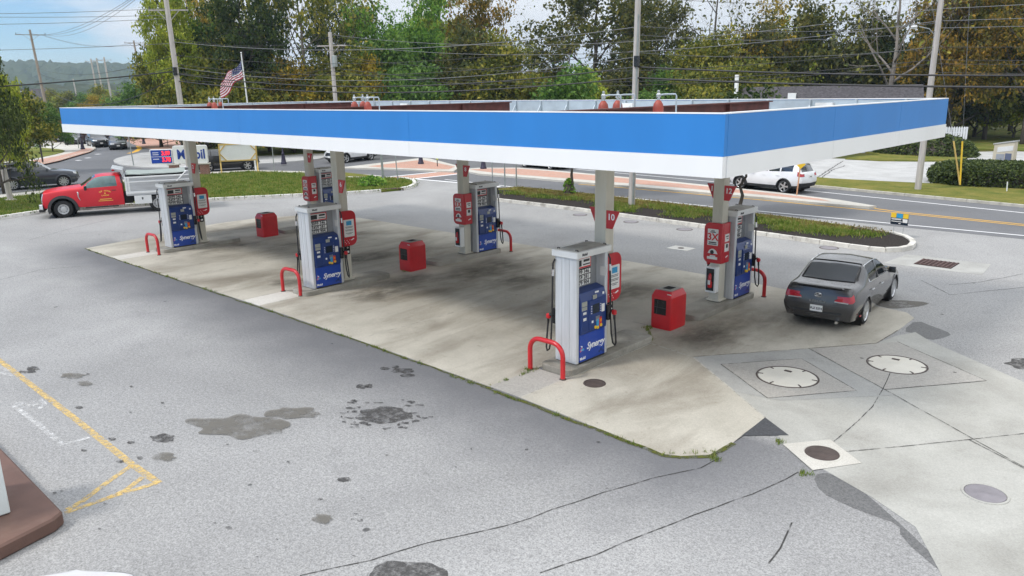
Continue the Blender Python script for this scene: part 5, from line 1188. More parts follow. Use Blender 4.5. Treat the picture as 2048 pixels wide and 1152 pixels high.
# ------------------------------------------------------------------ poles, wires, signs, fences, houses
def pole(label, base, h, r0=.15, r1=.11, m=None, lean=(0, 0), arms=(), cat='utility pole', group=None, gear=()):
    t = empty('utility_pole', base, 0, label, cat, group)
    b = MB(); b.tube([(0, 0, -.1), (lean[0]*.5, lean[1]*.5, h*.5), (lean[0], lean[1], h)], [r0, (r0+r1)/2, r1], 12); b.build('shaft', m or M['wood'], t, smooth=50)
    for z, L_, az in arms:
        d = Vector((math.cos(az), math.sin(az), 0)); k = z/h; c0 = Vector((lean[0]*k, lean[1]*k, z)); n_ = Vector((-d.y, d.x, 0))*r1
        b = MB(); b.tube([c0-d*L_/2+n_, c0+d*L_/2+n_], .06, 4); b.tube([c0-d*L_*.28+n_, c0+Vector((0, 0, -.75))], .022, 4); b.tube([c0+d*L_*.28+n_, c0+Vector((0, 0, -.75))], .022, 4); b.build('crossarm', m or M['wood'], t)
        for q in (-.47, -.0, .47):
            b = MB(); p_ = c0+d*L_*q+n_; b.lathe([(.02, 0), (.05, .05), (.03, .09), (.05, .13), (0, .2)], 8, p_+Vector((0, 0, .05))); b.build('insulator', M['plastic'], t)
    for z, kind in gear:
        k = z/h; c0 = Vector((lean[0]*k, lean[1]*k, z))
        if kind == 'can': b = MB(); b.lathe([(0, -.45), (.22, -.45), (.22, .40), (.18, .48), (0, .5)], 14, c0+Vector((.36, .0, 0))); b.box(c0+Vector((.18, 0, .1)), (.12, .1, .3)); b.build('transformer', M['steelpost'], t, smooth=40)
        if kind == 'lamp':
            b = MB(); b.tube([c0, c0+Vector((-.35, -.18, .42)), c0+Vector((-.8, -.4, .55))], .03, 6); b.build('lamp_arm', M['steelpost'], t)
            b = MB(); b.lathe([(0, .1), (.12, .09), (.17, 0), (.12, -.1), (0, -.13)], 12, c0+Vector((-1.0, -.5, .55))); b.build('lamp_head', M['white'], t, smooth=50)
        if kind == 'box': b = MB(); b.box(c0+Vector((.12, -.12, 0)), (.22, .22, .5)); b.build('junction_box', M['blackgloss'], t, bev=.02)
        if kind == 'riser': b = MB(); b.tube([c0+Vector((.13, -.1, 0)), Vector((.16, -.12, 0))], .04, 6); b.build('riser_pipe', M['steelpost'], t)
    return t
PG = 'wooden utility poles'
B1 = G(384, 372); B3 = Vector((-15.85, 20.45, .1)); B4 = Vector((-6.83, 34.84, .1)); B2 = AT(671, 70)
pole('weathered utility pole rising behind the leftmost front column, with a crossarm at its top', B1, 13.5, .19, .14, M['palewood'], (-.35, -.1), ((11.0, 2.4, R(50)),), gear=((7.3, 'box'),))
pole('grey wooden utility pole standing in the planting bed behind the right canopy half', B3, 13.0, .17, .13, M['palewood'], (.22, -.1), (), gear=((6.9, 'box'), (9.0, 'riser')))
pole('leaning wooden utility pole across the road at the right, with a street lamp arm', B4, 13.0, .17, .13, M['palewood'], (.1, .0), (), gear=((8.0, 'lamp'),))
pole('grey utility pole with a transformer in front of the trees, left of centre', B2, 10.8, .20, .16, M['palewood'], (-.3, .1), ((9.7, 2.6, R(35)),), gear=((8.4, 'can'),))
TB = AT(92, 118); pole('tall wooden pole with one wide crossarm beyond the left trees', TB, 14.2, .20, .13, M['wood'], (-1.2, -.3), ((13.6, 3.4, R(70)),))
TB2 = AT(291, 150); pole('wooden pole with a crossarm before the hill, left of the woods', TB2, 15.0, .19, .13, M['wood'], (-1.2, -.3), ((14.6, 3.0, R(70)),))
for k, (px, d, h, lb) in enumerate(((197, 210, 14.5, 'distant pale pole, left one of three close together'), (208, 230, 15.5, 'distant pale pole, middle one of three close together'), (224, 190, 14.0, 'distant pale pole, right one of three close together'), (155, 260, 11.0, 'distant pale pole standing alone over the olive treetops'))):
    pole(lb, AT(px, d), h, .22, .16, M['palewood'], (-1.0, -.2), ((h-.6, 2.6, R(70)),) if k < 3 else ())
b = MB(); P_ = AT(1472, 62); t = empty('metal_post', P_, 0, 'square pale metal post rising behind the canopy at the right', 'post'); b.box((0, 0, 3.3), (.22, .22, 6.6)); b.build('shaft', M['white'], t)

def wire(a, b_, sag, r, label, m=None, group='overhead cables', n=20):
    a, b_ = Vector(a), Vector(b_); P = []
    for i in range(n+1):
        k = i/n; p = a.lerp(b_, k); p.z -= 4*sag*k*(1-k); P.append(p)
    q = MB(); q.tube(P, r*1.2, 5); o = q.build('overhead_cable', m or M['wire'], None, smooth=60)
    return tag(o, label, 'cable', group)
def on(base, z, lean=(0, 0), h=13): return Vector((base.x+lean[0]*z/h, base.y+lean[1]*z/h, z))
p1 = lambda z: on(B1, z, (-.35, -.1), 13.5); p3 = lambda z: on(B3, z, (.22, -.1)); p4 = lambda z: on(B4, z, (.1, 0)); p2 = lambda z: on(B2, z, (-.3, .1), 10.8)
E5 = Vector((26, 22.0, 0)); E6 = Vector((30, 31.5, 0)); W1 = Vector((-46, -26, 0))
for k, (za, zb, sg, r, lb) in enumerate(((9.1, 8.55, .75, .014, 'cable'), (7.75, 7.5, .9, .012, 'c'), (7.55, 7.2, .95, .012, 'c'), (7.15, 6.75, .85, .024, 'thick'), (6.7, 6.25, .7, .026, 'thick'), (8.3, 8.0, .8, .010, 'c'))):
    lbs = 'thick black cable strung from the left roadside pole to the pole in the planting bed' if r > .02 else 'thin cable strung from the left roadside pole to the pole in the planting bed'
    wire(p1(za), p3(zb), sg, r, lbs, M['wire'] if r > .02 or k % 2 else M['wiregrey'], 'thick cables along the road' if r > .02 else 'thin cables along the road')
for za, zb, sg, r in ((6.75, 6.55, .75, .030), (6.25, 5.95, .6, .034)):
    wire(p3(za), E5+Vector((0, 0, zb)), sg, r, 'thick black cable running from the planting bed pole out of the photo to the right', M['wire'], 'thick cables to the right')
for za, zb, sg, r in ((8.6, 8.9, .9, .010), (8.2, 8.2, .9, .010), (7.4, 7.6, .9, .010), (9.9, 10.6, .8, .010)):
    wire(p3(za), p4(za+.2), .35, r, 'thin pale cable crossing the road between two poles', M['wiregrey'], 'thin cables crossing the road')
for za, zb, sg, r in ((9.5, 10.0, .5, .013), (8.9, 9.1, .5, .012), (8.55, 8.6, .5, .012), (7.6, 7.8, .6, .012), (6.95, 7.0, .5, .012), (6.75, 6.8, .5, .012), (6.3, 6.3, .4, .012)):
    wire(p4(za), E6+Vector((0, 0, zb)), sg, r, 'cable from the leaning pole with the lamp out of the photo to the right', M['wiregrey'] if za > 8 else M['wire'], 'cables to the right of the lamp pole')
for za, zb, sg, r in ((10.6, 9.5, 1.3, .014), (9.9, 8.9, 1.3, .014), (8.9, 7.6, 1.3, .014), (7.9, 6.95, 1.2, .016), (7.6, 6.75, 1.2, .016)):
    wire(p2(za), p4(zb), sg, r, 'long thin cable along the trees from the transformer pole to the lamp pole', M['wire'] if za < 9.5 else M['wiregrey'], 'cables along the trees')
for za, zb, sg, r in ((7.9, 7.2, .5, .016), (7.6, 6.8, .5, .016), (10.4, 9.3, .6, .014)):
    wire(p2(za), p1(zb), sg, r, 'cable between the transformer pole and the left roadside pole', M['wire'], 'cables between the two left poles')
for za, zb, sg, r in ((11.1, 8.0, .8, .012), (10.7, 8.5, .8, .012), (10.5, 7.6, .8, .012), (9.0, 6.1, .6, .012)):
    wire(p1(za), W1+Vector((0, 0, zb+2.3)), sg, r, 'thin wire crossing the sky from the left roadside pole out of the photo', M['wiregrey'], 'wires across the left sky')
wire(p1(7.3), W1+Vector((6, 0, 6.3)), .75, .032, 'thick black cable sagging left from the roadside pole across the far hill', M['wire'])
t1 = lambda z: on(TB, z, (-1.2, -.3), 14.2); t2 = lambda z: on(TB2, z, (-1.2, -.3), 15)
wire(p1(7.0), t1(7.4), 2.1, .022, 'heavy cable looping from the roadside pole down to the crossarm pole on the left', M['wire'])
for z, q in ((13.7, (0, 1.5)), (13.7, (0, -1.5)), (13.8, (0, 0))):
    wire(p1(13.0), t1(z)+Vector((q[0], q[1], 0)), 1.4, .013, 'thin wire falling from the roadside pole to the crossarm pole on the left', M['wiregrey'], 'wires to the left crossarm pole')
for z in (9.3, 8.6): wire(p1(z-1), t1(z)+Vector((0, 0, .2)), 1.0, .013, 'thin wire at hill height between roadside pole and crossarm pole', M['wire'], 'wires at hill height')
for z in (14.7, 14.6): wire(t2(z), t1(z-1)+Vector((0, 1.2, 0)), 1.0, .014, 'thin wire between the two crossarm poles before the hill', M['wiregrey'], 'wires before the hill')

# price sign: two boards on a brick base
sg_ = empty('price_sign', (-49.57, 14.75, .12), R(52), 'low fuel price sign with red digits and blue lettering behind the lawn', 'price sign')
sg_.scale = (.82, 1, 1)
b = MB(); b.prism(rrect(-2.78, .84, .12, 2.14, .15, 5), -.16, .16, 'xz'); mb_ = b.build('name_board', M['white'], sg_, bev=.02)
b = MB(); b.prism(rrect(-4.72, .86, -2.84, 1.92, .05, 3), -.14, .14, 'xz'); pb = b.build('price_panel', M['white'], sg_, bev=.015)
led = glow('led_red', (.95, .03, .03), 1.1)
for f, s in (('-y', 1), ('+y', -1)):
    yy = -s
    text('M   bil', .95, M['txtblue'], mb_, (-1.24, yy*.17, 1.48), f, bold=.026)
    text('o', .95, M['txtred'], mb_, (-1.24-s*.08, yy*.172, 1.48), f, bold=.026)
    b = MB(); b.box((-3.78, yy*.145, 1.39), (1.72, .02, .94)); bl = b.build('blue_panel', M['pumpblue2'], pb)
    b = MB(); b.box((-3.78+s*.40, yy*.157, 1.39), (.88, .01, .88)); b.build('digit_panel', M['txtblue'], pb)
    text('3.09', .42, led, pb, (-3.78+s*.40, yy*.166, 1.62), f, 'price_digits', bold=.016); text('3.78', .42, led, pb, (-3.78+s*.40, yy*.166, 1.16), f, 'price_digits', bold=.016)
    b = MB(); b.box((-3.78, yy*.16, 1.39), (1.7, .01, .025)); b.build('divider', M['txtwhite'], pb)
    for z in (1.68, 1.54, 1.22): b = MB(); b.box((-3.78-s*.46, yy*.16, z), (.5, .01, .045)); b.build('grade_name', M['txtwhite'], pb)
for x in (-.25, -2.85):
    b = MB(); b.box((x, 0, .38), (.74, .5, .76)); b.build('brick_pier', M['brickred'], sg_, bev=.01)
    b = MB(); b.box((x, 0, .80), (1.0, .62, .08)); b.build('pier_cap', M['walk'], sg_, bev=.01)
# blank board in a yellow timber frame
t = empty('blank_board', (-49.0, 16.95, .12), R(62), 'blank white board in a yellow timber frame on the lawn', 'board')
t.scale = (.88, .88, .92)
b = MB(); b.box((0, 0, 1.62), (2.85, .05, 1.30)); b.build('panel', M['white'], t)
for s in (-1, 1):
    b = MB(); b.box((s*1.48, 0, 1.15), (.12, .12, 2.3)); b.build('post', M['plank'], t)
    b = MB(); b.tube([(s*1.48, -.62, .0), (s*1.48, -.05, .75)], .06, 4); b.tube([(s*1.48, .62, .0), (s*1.48, .05, .75)], .06, 4); b.build('foot_brace', M['plank'], t)
    for z in (1, -1):
        b = MB(); b.tube([(s*1.42, -.05, 1.62+z*.12), (s*.98, -.05, 1.62+z*.62)], .055, 4); b.build('corner_brace', M['plank'], t)
b = MB(); b.box((0, -.01, 2.28), (3.0, .11, .12)); b.build('rail', M['plank'], t)
b = MB(); b.box((0, -.01, .96), (2.84, .11, .10)); b.build('rail', M['plank'], t)
# flag
F_ = AT(497, 63); t = empty('flagpole', F_, 0, 'white flagpole flying a striped flag beyond the canopy', 'flagpole')
b = MB(); b.tube([(0, 0, 0), (-.30, -.1, 8.75)], [.07, .045], 10); b.lathe([(0, 0), (.07, .06), (0, .13)], 10, (-.30, -.1, 8.75)); b.build('pole', M['white'], t, smooth=50)
fl = empty('flag', F_+Vector((-.29, -.1, 8.35)), 0, 'american flag drooping in the wind from the white pole', 'flag')
rdir = Vector((_r.x, _r.y, 0)).normalized(); fdir = Vector((_f.x, _f.y, 0)).normalized()
def fpt(u, v):                                  # u along the fly, v down the hoist
    x = -u*1.75-.10*math.sin(v*3); z = -v*1.20-u*1.70-.12*math.sin(u*7+v*2)+.15*u*u
    y = .22*math.sin(u*9+v*1.5)*(.3+u)
    p = rdir*x+fdir*y; return (p.x, p.y, z)
nu_ = 26; bR, bW, bB = MB(), MB(), MB()
for i in range(nu_):
    for j in range(26):
        u0, u1, v0, v1 = i/nu_, (i+1)/nu_, j/26, (j+1)/26
        q = bB if (u1 <= .43 and j < 14) else (bR if (j//2) % 2 == 0 else bW)
        q.add([fpt(u0, v0), fpt(u1, v0), fpt(u1, v1), fpt(u0, v1)], [(0, 1, 2, 3)])
M['flagred'] = mat('flag_red', (.40, .015, .05), .8, 0, .05, 4); M['flagwhite'] = mat('flag_white', (.75, .72, .74), .8, 0, .04, 4); M['flagblue'] = mat('flag_blue', (.035, .045, .14), .8, 0, .05, 4)
bR.build('red_stripes', M['flagred'], fl, smooth=80); bW.build('white_stripes', M['flagwhite'], fl, smooth=80); cn = bB.build('canton', M['flagblue'], fl, smooth=80)
b = MB()
for i in range(5):
    for j in range(5):
        p = Vector(fpt(.045+.085*i, .055+.11*j)); s_ = .026
        for off in (fdir*-.012, fdir*.012):
            c0 = p+off; b.add([c0+rdir*s_, c0+Vector((0, 0, s_)), c0-rdir*s_, c0-Vector((0, 0, s_))], [(0, 1, 2, 3)])
b.build('stars', M['flagwhite'], cn, recalc=False)
# lamp posts with flared iron bases
def lamp_post(p, h, lb, first=[None]):
    if first[0] is None:
        t = empty('lamp_post', (0, 0, 0), 0, lb, 'lamp post', 'dark iron lamp posts')
        b = MB(); b.lathe([(0, 0), (.24, 0), (.24, .12), (.20, .18), (.15, .55), (.11, .85), (.13, .9), (.07, .98), (.06, 2.0), (.05, 3.4), (.09, 3.45), (0, 3.5)], 14); b.build('shaft', M['purple'], t, smooth=40)
        b = MB(); b.lathe([(0, 3.46), (.10, 3.48), (.17, 3.66), (.14, 3.86), (0, 3.95)], 14); b.build('globe', M['white'], t, smooth=60); first[0] = t
    else: t = copy_tree(first[0])
    t.location = p; t['label'] = lb; t.scale = (1, 1, h/3.95)
lamp_post(G(568, 331)+Vector((0, 0, .12)), 3.9, 'dark iron lamp post standing at the back edge of the lawn'); lamp_post(G(842, 331)+Vector((0, 0, .13)), 3.7, 'dark iron lamp post on the brick triangle in the road'); lamp_post(G(967, 341)+Vector((0, 0, .13)), 3.5, 'dark iron lamp post at the left end of the brick median')
lamp_post(G(166, 301)+Vector((0, 0, .13)), 4.2, 'dark iron lamp post on the far brick corner at the left'); lamp_post(G(288, 288), 3.0, 'dark iron lamp post on the roundabout apron at the left')
def sign_post(p, h, r, lb, m=None, plate_=None, lean=(0, 0)):
    t = empty('sign_post', p, 0, lb, 'sign post'); b = MB(); b.tube([(0, 0, -.05), (lean[0], lean[1], h)], r, 6); b.build('post', m or M['steelpost'], t)
    if plate_:
        b = MB(); b.box((lean[0], lean[1]-.0, h-.25), plate_); o = b.build('plate', M['white'], t); o.rotation_euler = (0, 0, 0)
    return t
sign_post(G(767, 366)+Vector((0, 0, .12)), 3.4, .075, 'thick grey-green signpost on the right tip of the lawn', lean=(-.12, 0)); sign_post(G(796, 363)+Vector((0, 0, .12)), 2.9, .035, 'thin dark signpost on the right tip of the lawn', lean=(-.25, 0)); sign_post(G(1010, 376)+Vector((0, 0, .12)), 2.9, .04, 'left one of two grey signposts at the end of the planting bed')
sign_post(G(1033, 377)+Vector((0, 0, .12)), 2.9, .04, 'right one of two grey signposts at the end of the planting bed'); sign_post(G(985, 366)+Vector((0, 0, .0)), 2.6, .035, 'thin signpost just behind the rear middle pump'); sign_post(G(549, 345)+Vector((0, 0, .12)), 2.7, .035, 'thin grey signpost left of the lamp post on the lawn edge')
sign_post(G(268, 334)+Vector((0, 0, .12)), 3.6, .05, 'thin bent signpost on the pale splitter island', lean=(-.45, 0)); sign_post(G(158, 299)+Vector((0, 0, .13)), 2.9, .05, 'thin signpost left of the lamp post on the far brick corner')
t = empty('wooden_bollard', G(22, 404)+Vector((0, 0, .12)), 0, 'grey wooden bollard post on the lawn at the left edge', 'bollard'); b = MB(); b.tube([(0, 0, 0), (-.12, -.05, 1.75)], .15, 10); b.box((0, 0, .02), (.7, .5, .05)); b.build('post', M['palewood'], t, smooth=40)
def delineator(p, lb, h=1.0):
    t = empty('delineator', p, 0, lb, 'marker post', 'yellow marker posts'); b = MB(); b.cyl((0, 0, 0), (0, 0, h), .035, None, 8); b.build('stake', M['plastic'], t); b = MB(); b.box((0, 0, h*.72), (.20, .05, h*.66)); b.build('reflector', M['lime'], t)
delineator(G(875, 336)+Vector((0, 0, .13)), 'lime yellow marker post on the brick triangle', 1.35); delineator(G(336, 293), 'lime yellow marker post on the roundabout apron', 1.8)
t = empty('marker_sign', G(1593, 395)+Vector((0, 0, .13)), R(23), 'orange pole with a small amber sign at the right end of the brick median', 'road marker')
b = MB(); b.tube([(0, 0, 0), (.10, 0, 2.0)], .035, 8); b.build('pole', mat('orange_pole', (.55, .30, .17), .6), t); b = MB(); b.box((.09, -.05, 1.62), (.34, .02, .34), 0, Matrix.Rotation(R(45), 3, 'Y')); b.build('plate', M['yellow'], t)
t = empty('guy_guard', G(1919, 377)+Vector((0, 0, .1)), 0, 'pair of yellow guy wire guards in front of the hedge', 'guy guard')
for dx, col_ in ((-.62, M['plank']), (-.18, M['yellow'])):
    b = MB(); b.tube([(0, 0, .1), (dx, .1, 2.5)], .05, 6); b.build('guard', col_, t); b = MB(); b.tube([(dx, .1, 2.5), (dx*4.2, .4, 9.8)], .012, 4); b.build('guy_wire', M['wiregrey'], t)
# yard sign on the far tip of the planting bed
t = empty('yard_sign', (-3.25, 20.15, .1), R(-8), 'small blue yellow and black yard sign at the bed tip by the road', 'yard sign')
b = MB(); b.box((0, 0, .62), (.66, .02, .44)); o = b.build('panel', M['screen'], t)
for x, mm, w_ in ((-.23, M['yellow'], .20), (.23, M['yellow'], .20), (0, M['cyan'], .24)): b = MB(); b.box((x, -.013, .75), (w_, .008, .17)); b.build('colour_band', mm, o)
b = MB(); b.box((-.12, -.014, .60), (.36, .006, .03)); b.box((-.10, -.014, .52), (.40, .006, .025)); b.box((.22, -.014, .57), (.18, .006, .14)); b.box((.02, -.014, .45), (.08, .006, .03)); b.box((0, -.014, .635), (.62, .006, .012)); b.build('print', M['paper'], o)
b = MB(); b.tube([(-.18, 0, -.1), (-.18, 0, .42)], .008, 4); b.tube([(.18, 0, -.1), (.18, 0, .42)], .008, 4); b.build('wire_legs', M['steelpost'], t)
# oval sign at the left, stone sign in the hedge
t = empty('oval_sign', G(72, 327)+Vector((0, 0, .13)), R(48), 'brown oval sign on two dark posts by the left trees', 'sign')
b = MB(); b.prism([(.95*math.cos(R(a)), 3.55+.48*math.sin(R(a))) for a in range(0, 360, 20)], -.06, .06, 'xz'); o = b.build('panel', mat('brown_sign', (.22, .07, .045), .6), t)
b = MB(); b.box((-.1, -.066, 3.62), (1.1, .01, .12)); b.box((.1, -.066, 3.40), (.8, .01, .09)); b.cyl((.55, -.064, 3.55), (.55, -.07, 3.55), .14, None, 12); b.build('print', M['cream'], o)
for x in (-.62, .62): b = MB(); b.box((x, 0, 1.6), (.11, .11, 3.4)); b.build('post', M['black'], t)
t = empty('stone_sign', Vector((-4.55, 43.2, 0)), R(-8), 'cream stucco block sign rising out of the clipped hedge', 'sign'); t.scale = (1, 1, 1.15)
b = MB(); b.prism([(-.62, 0), (.58, 0), (.54, 1.98), (-.56, 1.80)], -.24, .24, 'xz'); b.build('block', M['cream'], t, bev=.02)
b = MB(); b.prism([(-.62, 1.81), (.60, 2.00), (.60, 2.07), (-.62, 1.88)], -.28, .28, 'xz'); b.build('cap', M['drive'], t)
b = MB(); b.prism([(-.36, 1.42), (.48, 1.54), (.48, 1.80), (-.36, 1.68)], -.255, -.24, 'xz'); b.build('name_plate', M['paper'], t); b = MB(); b.box((-.16, -.25, 1.15), (.44, .02, .38)); b.build('tenant_plate', M['siding'], t); b = MB(); b.box((.27, -.25, 1.18), (.34, .02, .42)); b.build('tenant_plate', M['bluesiding'], t)
t = empty('picket_fence', Vector((-12.9, 63.2, 0)), math.atan2(.9, 1.45), 'short white picket fence behind the ivy mound', 'fence')
b = MB()
for k in range(15): b.prism([(k*.20-1.6, .05), (k*.20-1.44, .05), (k*.20-1.44, 2.0), (k*.20-1.52, 2.12), (k*.20-1.6, 2.0)], -.02, .02, 'xz')
b.build('pickets', M['fence'], t); b = MB(); b.box((-.1, .05, .5), (3.1, .05, .12)); b.box((-.1, .05, 1.6), (3.1, .05, .12)); b.build('rails', M['fence'], t)
b = MB(); b.box((1.48, .05, 1.02), (.14, .14, 2.1)); b.build('post', M['fence'], t)
p = G(1893+120, 386); t = empty('marker_stake', p+Vector((0, 0, .1)), 0, 'short pale stake in the verge below the hedge', 'stake'); b = MB(); b.tube([(0, 0, 0), (-.03, 0, .5)], .03, 6); b.build('stake', M['white'], t)
# stone wall with a round white sign beyond the road
t = empty('stone_wall', AT(530, 92), math.atan2(rdir.y, rdir.x), 'dark stone wall with a round white sign across the road', 'wall')
b = MB(); b.box((.5, 0, .75), (9, .6, 1.5)); b.build('masonry', M['stone'], t); b = MB(); b.cyl((-.2, -.30, 1.25), (-.2, -.36, 1.25), .62, None, 20); b.build('round_sign', M['white'], t); b = MB(); b.box((-.2, -.37, 1.3), (.12, .02, .36)); b.box((.02, -.37, 1.2), (.10, .02, .26)); b.build('sign_print', M['plastic'], t)
b = MB(); b.box((3.2, -.5, .9), (3.6, .05, .5)); b.build('name_board', M['white'], t)
t = empty('brick_wall', AT(190, 124), math.atan2(rdir.y, rdir.x)+.1, 'low red brick wall behind the far queue of cars', 'wall'); b = MB(); b.box((2, 0, .7), (16, .5, 1.4)); b.build('masonry', M['brickred'], t)
# houses: two whose roofs show over the canopy, one far left
def house(c, rz, L_, W_, h, rh, wall, lb, windows=6):
    t = empty('house', c, rz, lb, 'house')
    b = MB(); b.box((0, 0, h/2), (L_, W_, h)); b.prism([(-W_/2, h), (W_/2, h), (0, h+rh)], -L_/2, L_/2, 'yz'); b.build('wall', wall, t)
    b = MB(); ov = .5
    for s in (-1, 1):
        b.add([(-L_/2-ov, s*(W_/2+ov), h-.22), (L_/2+ov, s*(W_/2+ov), h-.22), (L_/2+ov, 0, h+rh+.1), (-L_/2-ov, 0, h+rh+.1), (-L_/2-ov, s*(W_/2+ov), h-.06), (L_/2+ov, s*(W_/2+ov), h-.06), (L_/2+ov, 0, h+rh+.26), (-L_/2-ov, 0, h+rh+.26)], [(0, 1, 2, 3), (4, 5, 6, 7), (0, 1, 5, 4), (1, 2, 6, 5), (3, 0, 4, 7)])
    rf = b.build('roof', M['shingle'], t)
    b = MB(); b.box((-L_*.22, -W_*.18, h+rh*.72), (.7, .7, .75)); b.build('roof_vent', M['white'], rf)
    for k in range(windows):
        b = MB(); b.box((-L_/2+L_*(k+.5)/windows, -W_/2-.03, h*.55), (1.0, .1, 1.3)); f_ = b.build('window', M['white'], t)
        b = MB(); b.box((-L_/2+L_*(k+.5)/windows, -W_/2-.09, h*.55), (.84, .03, 1.14)); b.build('pane', M['glass'], f_)
    return t
az = math.atan2(rdir.y, rdir.x)
house(AT(1658, 78), az-.38, 14.2, 9, 2.9, 2.5, M['siding'], 'grey house with a long dark shingle roof showing over the right half of the canopy')
house(AT(1068, 82), az, 5.0, 8, 3.0, 2.5, M['siding'], 'small house with a dark shingle roof showing over the middle of the canopy', 3)
house(AT(66, 250), az, 8, 8, 5.4, 2.6, M['bluesiding'], 'blue house far off at the left, beside the tall crossarm pole')
# slab of the building in the lower left corner, with the pale box on it
slab('sidewalk', [tuple(q) for q in [(-5.15, -8.70), (-5.02, -8.85), (-4.75, -9.75), (-5.5, -12), (-14, -12), (-14, -8.75)]], 0, .21, M['brownslab'], bev=.03)
c4 = G(22, 1027, .21); c0 = G(0, 1034, .21)
t = empty('storage_box', (c4.x, c4.y, .21), 0, 'pale grey box standing on the brown slab at the left edge', 'storage box')
dv = Vector((c0.x-c4.x, c0.y-c4.y)).normalized(); aa = math.atan2(dv.y, dv.x); t.rotation_euler = (0, 0, aa)
b = MB(); b.box((.9, -.5, .62), (1.8, 1.0, 1.22)); b.build('cabinet', M['box'], t, bev=.015); b = MB(); b.box((.9, -.5, .012), (1.75, .95, .03)); b.build('plinth', M['black'], t)

# ------------------------------------------------------------------ plants
def branch(mb, rr, p, d, L_, r, depth, tips, up=.25, spread=.75, kids=(3, 4), seg=4, droop=0.):
    P = [p.copy()]; Rr = [r]; q = p.copy(); dd = d.normalized()
    for k in range(seg):
        dd = (dd+Vector((rr.uniform(-1, 1), rr.uniform(-1, 1), rr.uniform(-1, 1)))*.16+Vector((0, 0, up*.12-droop*.1))).normalized()
        q = q+dd*L_/seg; P.append(q.copy()); Rr.append(r*(1-.55*(k+1)/seg))
    mb.tube(P, Rr, 7 if r > .1 else (5 if r > .03 else 3))
    if depth == 0: tips.append((P[-1], L_)); return
    n = rr.randint(*kids)
    for k in range(n):
        i = rr.uniform(.45, 1.0) if k else 1.0; j = min(seg-1, int(i*seg)); b0 = P[j].lerp(P[j+1], min(1, i*seg-j))
        a = Vector((rr.uniform(-1, 1), rr.uniform(-1, 1), rr.uniform(-.45, .9))); a = (a-dd*a.dot(dd)).normalized()
        nd = (dd*(1-spread*.45)+a*spread).normalized()
        branch(mb, rr, b0, nd, L_*rr.uniform(.60, .82), max(.008, Rr[j]*rr.uniform(.5, .7)), depth-1, tips, up, spread, kids, max(2, seg-1), droop)
    if depth == 1: tips.append((P[len(P)//2], L_*.6))
def leaves(tips, rr, per, size, rad, flat=.6):
    V = []; n = 0
    g = np.random.default_rng(rr.randint(0, 99999)); out = []
    for p, L_ in tips:
        k = max(1, int(per*(.6+.8*rr.random()))); c = np.array(p)
        o = g.normal(0, 1, (k, 3))*np.array([rad, rad, rad*flat]); out.append(c+o)
    C = np.concatenate(out); n = len(C)
    nrm = g.normal(0, 1, (n, 3))+np.array([0, 0, .7]); nrm /= np.linalg.norm(nrm, axis=1)[:, None]
    a = np.cross(nrm, g.normal(0, 1, (n, 3))); a /= np.linalg.norm(a, axis=1)[:, None]; b_ = np.cross(nrm, a)
    s = size*g.uniform(.55, 1.25, (n, 1))
    Q = np.stack([C-a*s, C-b_*s*.55+nrm*s*.12, C+a*s, C+b_*s*.55+nrm*s*.12], 1).reshape(-1, 3)
    return Q, n
def quads_mesh(name, Q):
    n = len(Q)//4; me = bpy.data.meshes.new(name); me.vertices.add(4*n); me.vertices.foreach_set('co', Q.astype(np.float32).ravel())
    me.loops.add(4*n); me.loops.foreach_set('vertex_index', np.arange(4*n, dtype=np.int32)); me.polygons.add(n)
    me.polygons.foreach_set('loop_start', np.arange(0, 4*n, 4, dtype=np.int32)); me.polygons.foreach_set('loop_total', np.full(n, 4, np.int32)); me.update(calc_edges=True); return me
def tree_proto(seed, h, th, depth=3, r=.28, L0=None, per=22, size=.28, rad=.75, limbs=7, up=.3, spread=.75, lean=0, crown_from=.3, kids=(3, 4)):
    rr = random.Random(seed); mb = MB(); tips = []
    P = [Vector((0, 0, -.2))]; n = 6
    for k in range(n): P.append(Vector((lean*(k+1)/n+rr.uniform(-.12, .12), rr.uniform(-.15, .15), th*(k+1)/n)))
    mb.tube(P, [r*(1.15-.75*k/n) for k in range(n+1)], 9)
    L0 = L0 or (h-th)*.62
    for k in range(limbs):
        f = crown_from+(1-crown_from)*(k+.5)/limbs; j = min(n-1, int(f*n)); b0 = P[j].lerp(P[j+1], f*n-j)
        a = 2.4*k+rr.uniform(-.4, .4); el = rr.uniform(.15, .6)+f*.35
        branch(mb, rr, b0, Vector((math.cos(a)*math.cos(el), math.sin(a)*math.cos(el), math.sin(el))), L0*rr.uniform(.75, 1.05)*(1.15-.45*f), r*.45*(1.2-.6*f), depth-1, tips, up, spread, kids)
    branch(mb, rr, P[-1], Vector((rr.uniform(-.2, .2), rr.uniform(-.2, .2), 1)), L0*.9, r*.4, depth-1, tips, up, spread, kids)
    tm = bpy.data.meshes.new('trunk'); tm.from_pydata(mb.v, [], mb.f); tm.polygons.foreach_set('use_smooth', [True]*len(tm.polygons))
    Q, k = leaves(tips, rr, per, size, rad)
    print('tree', seed, 'tips', len(tips), 'leaves', k)
    return tm, quads_mesh('crown', Q)
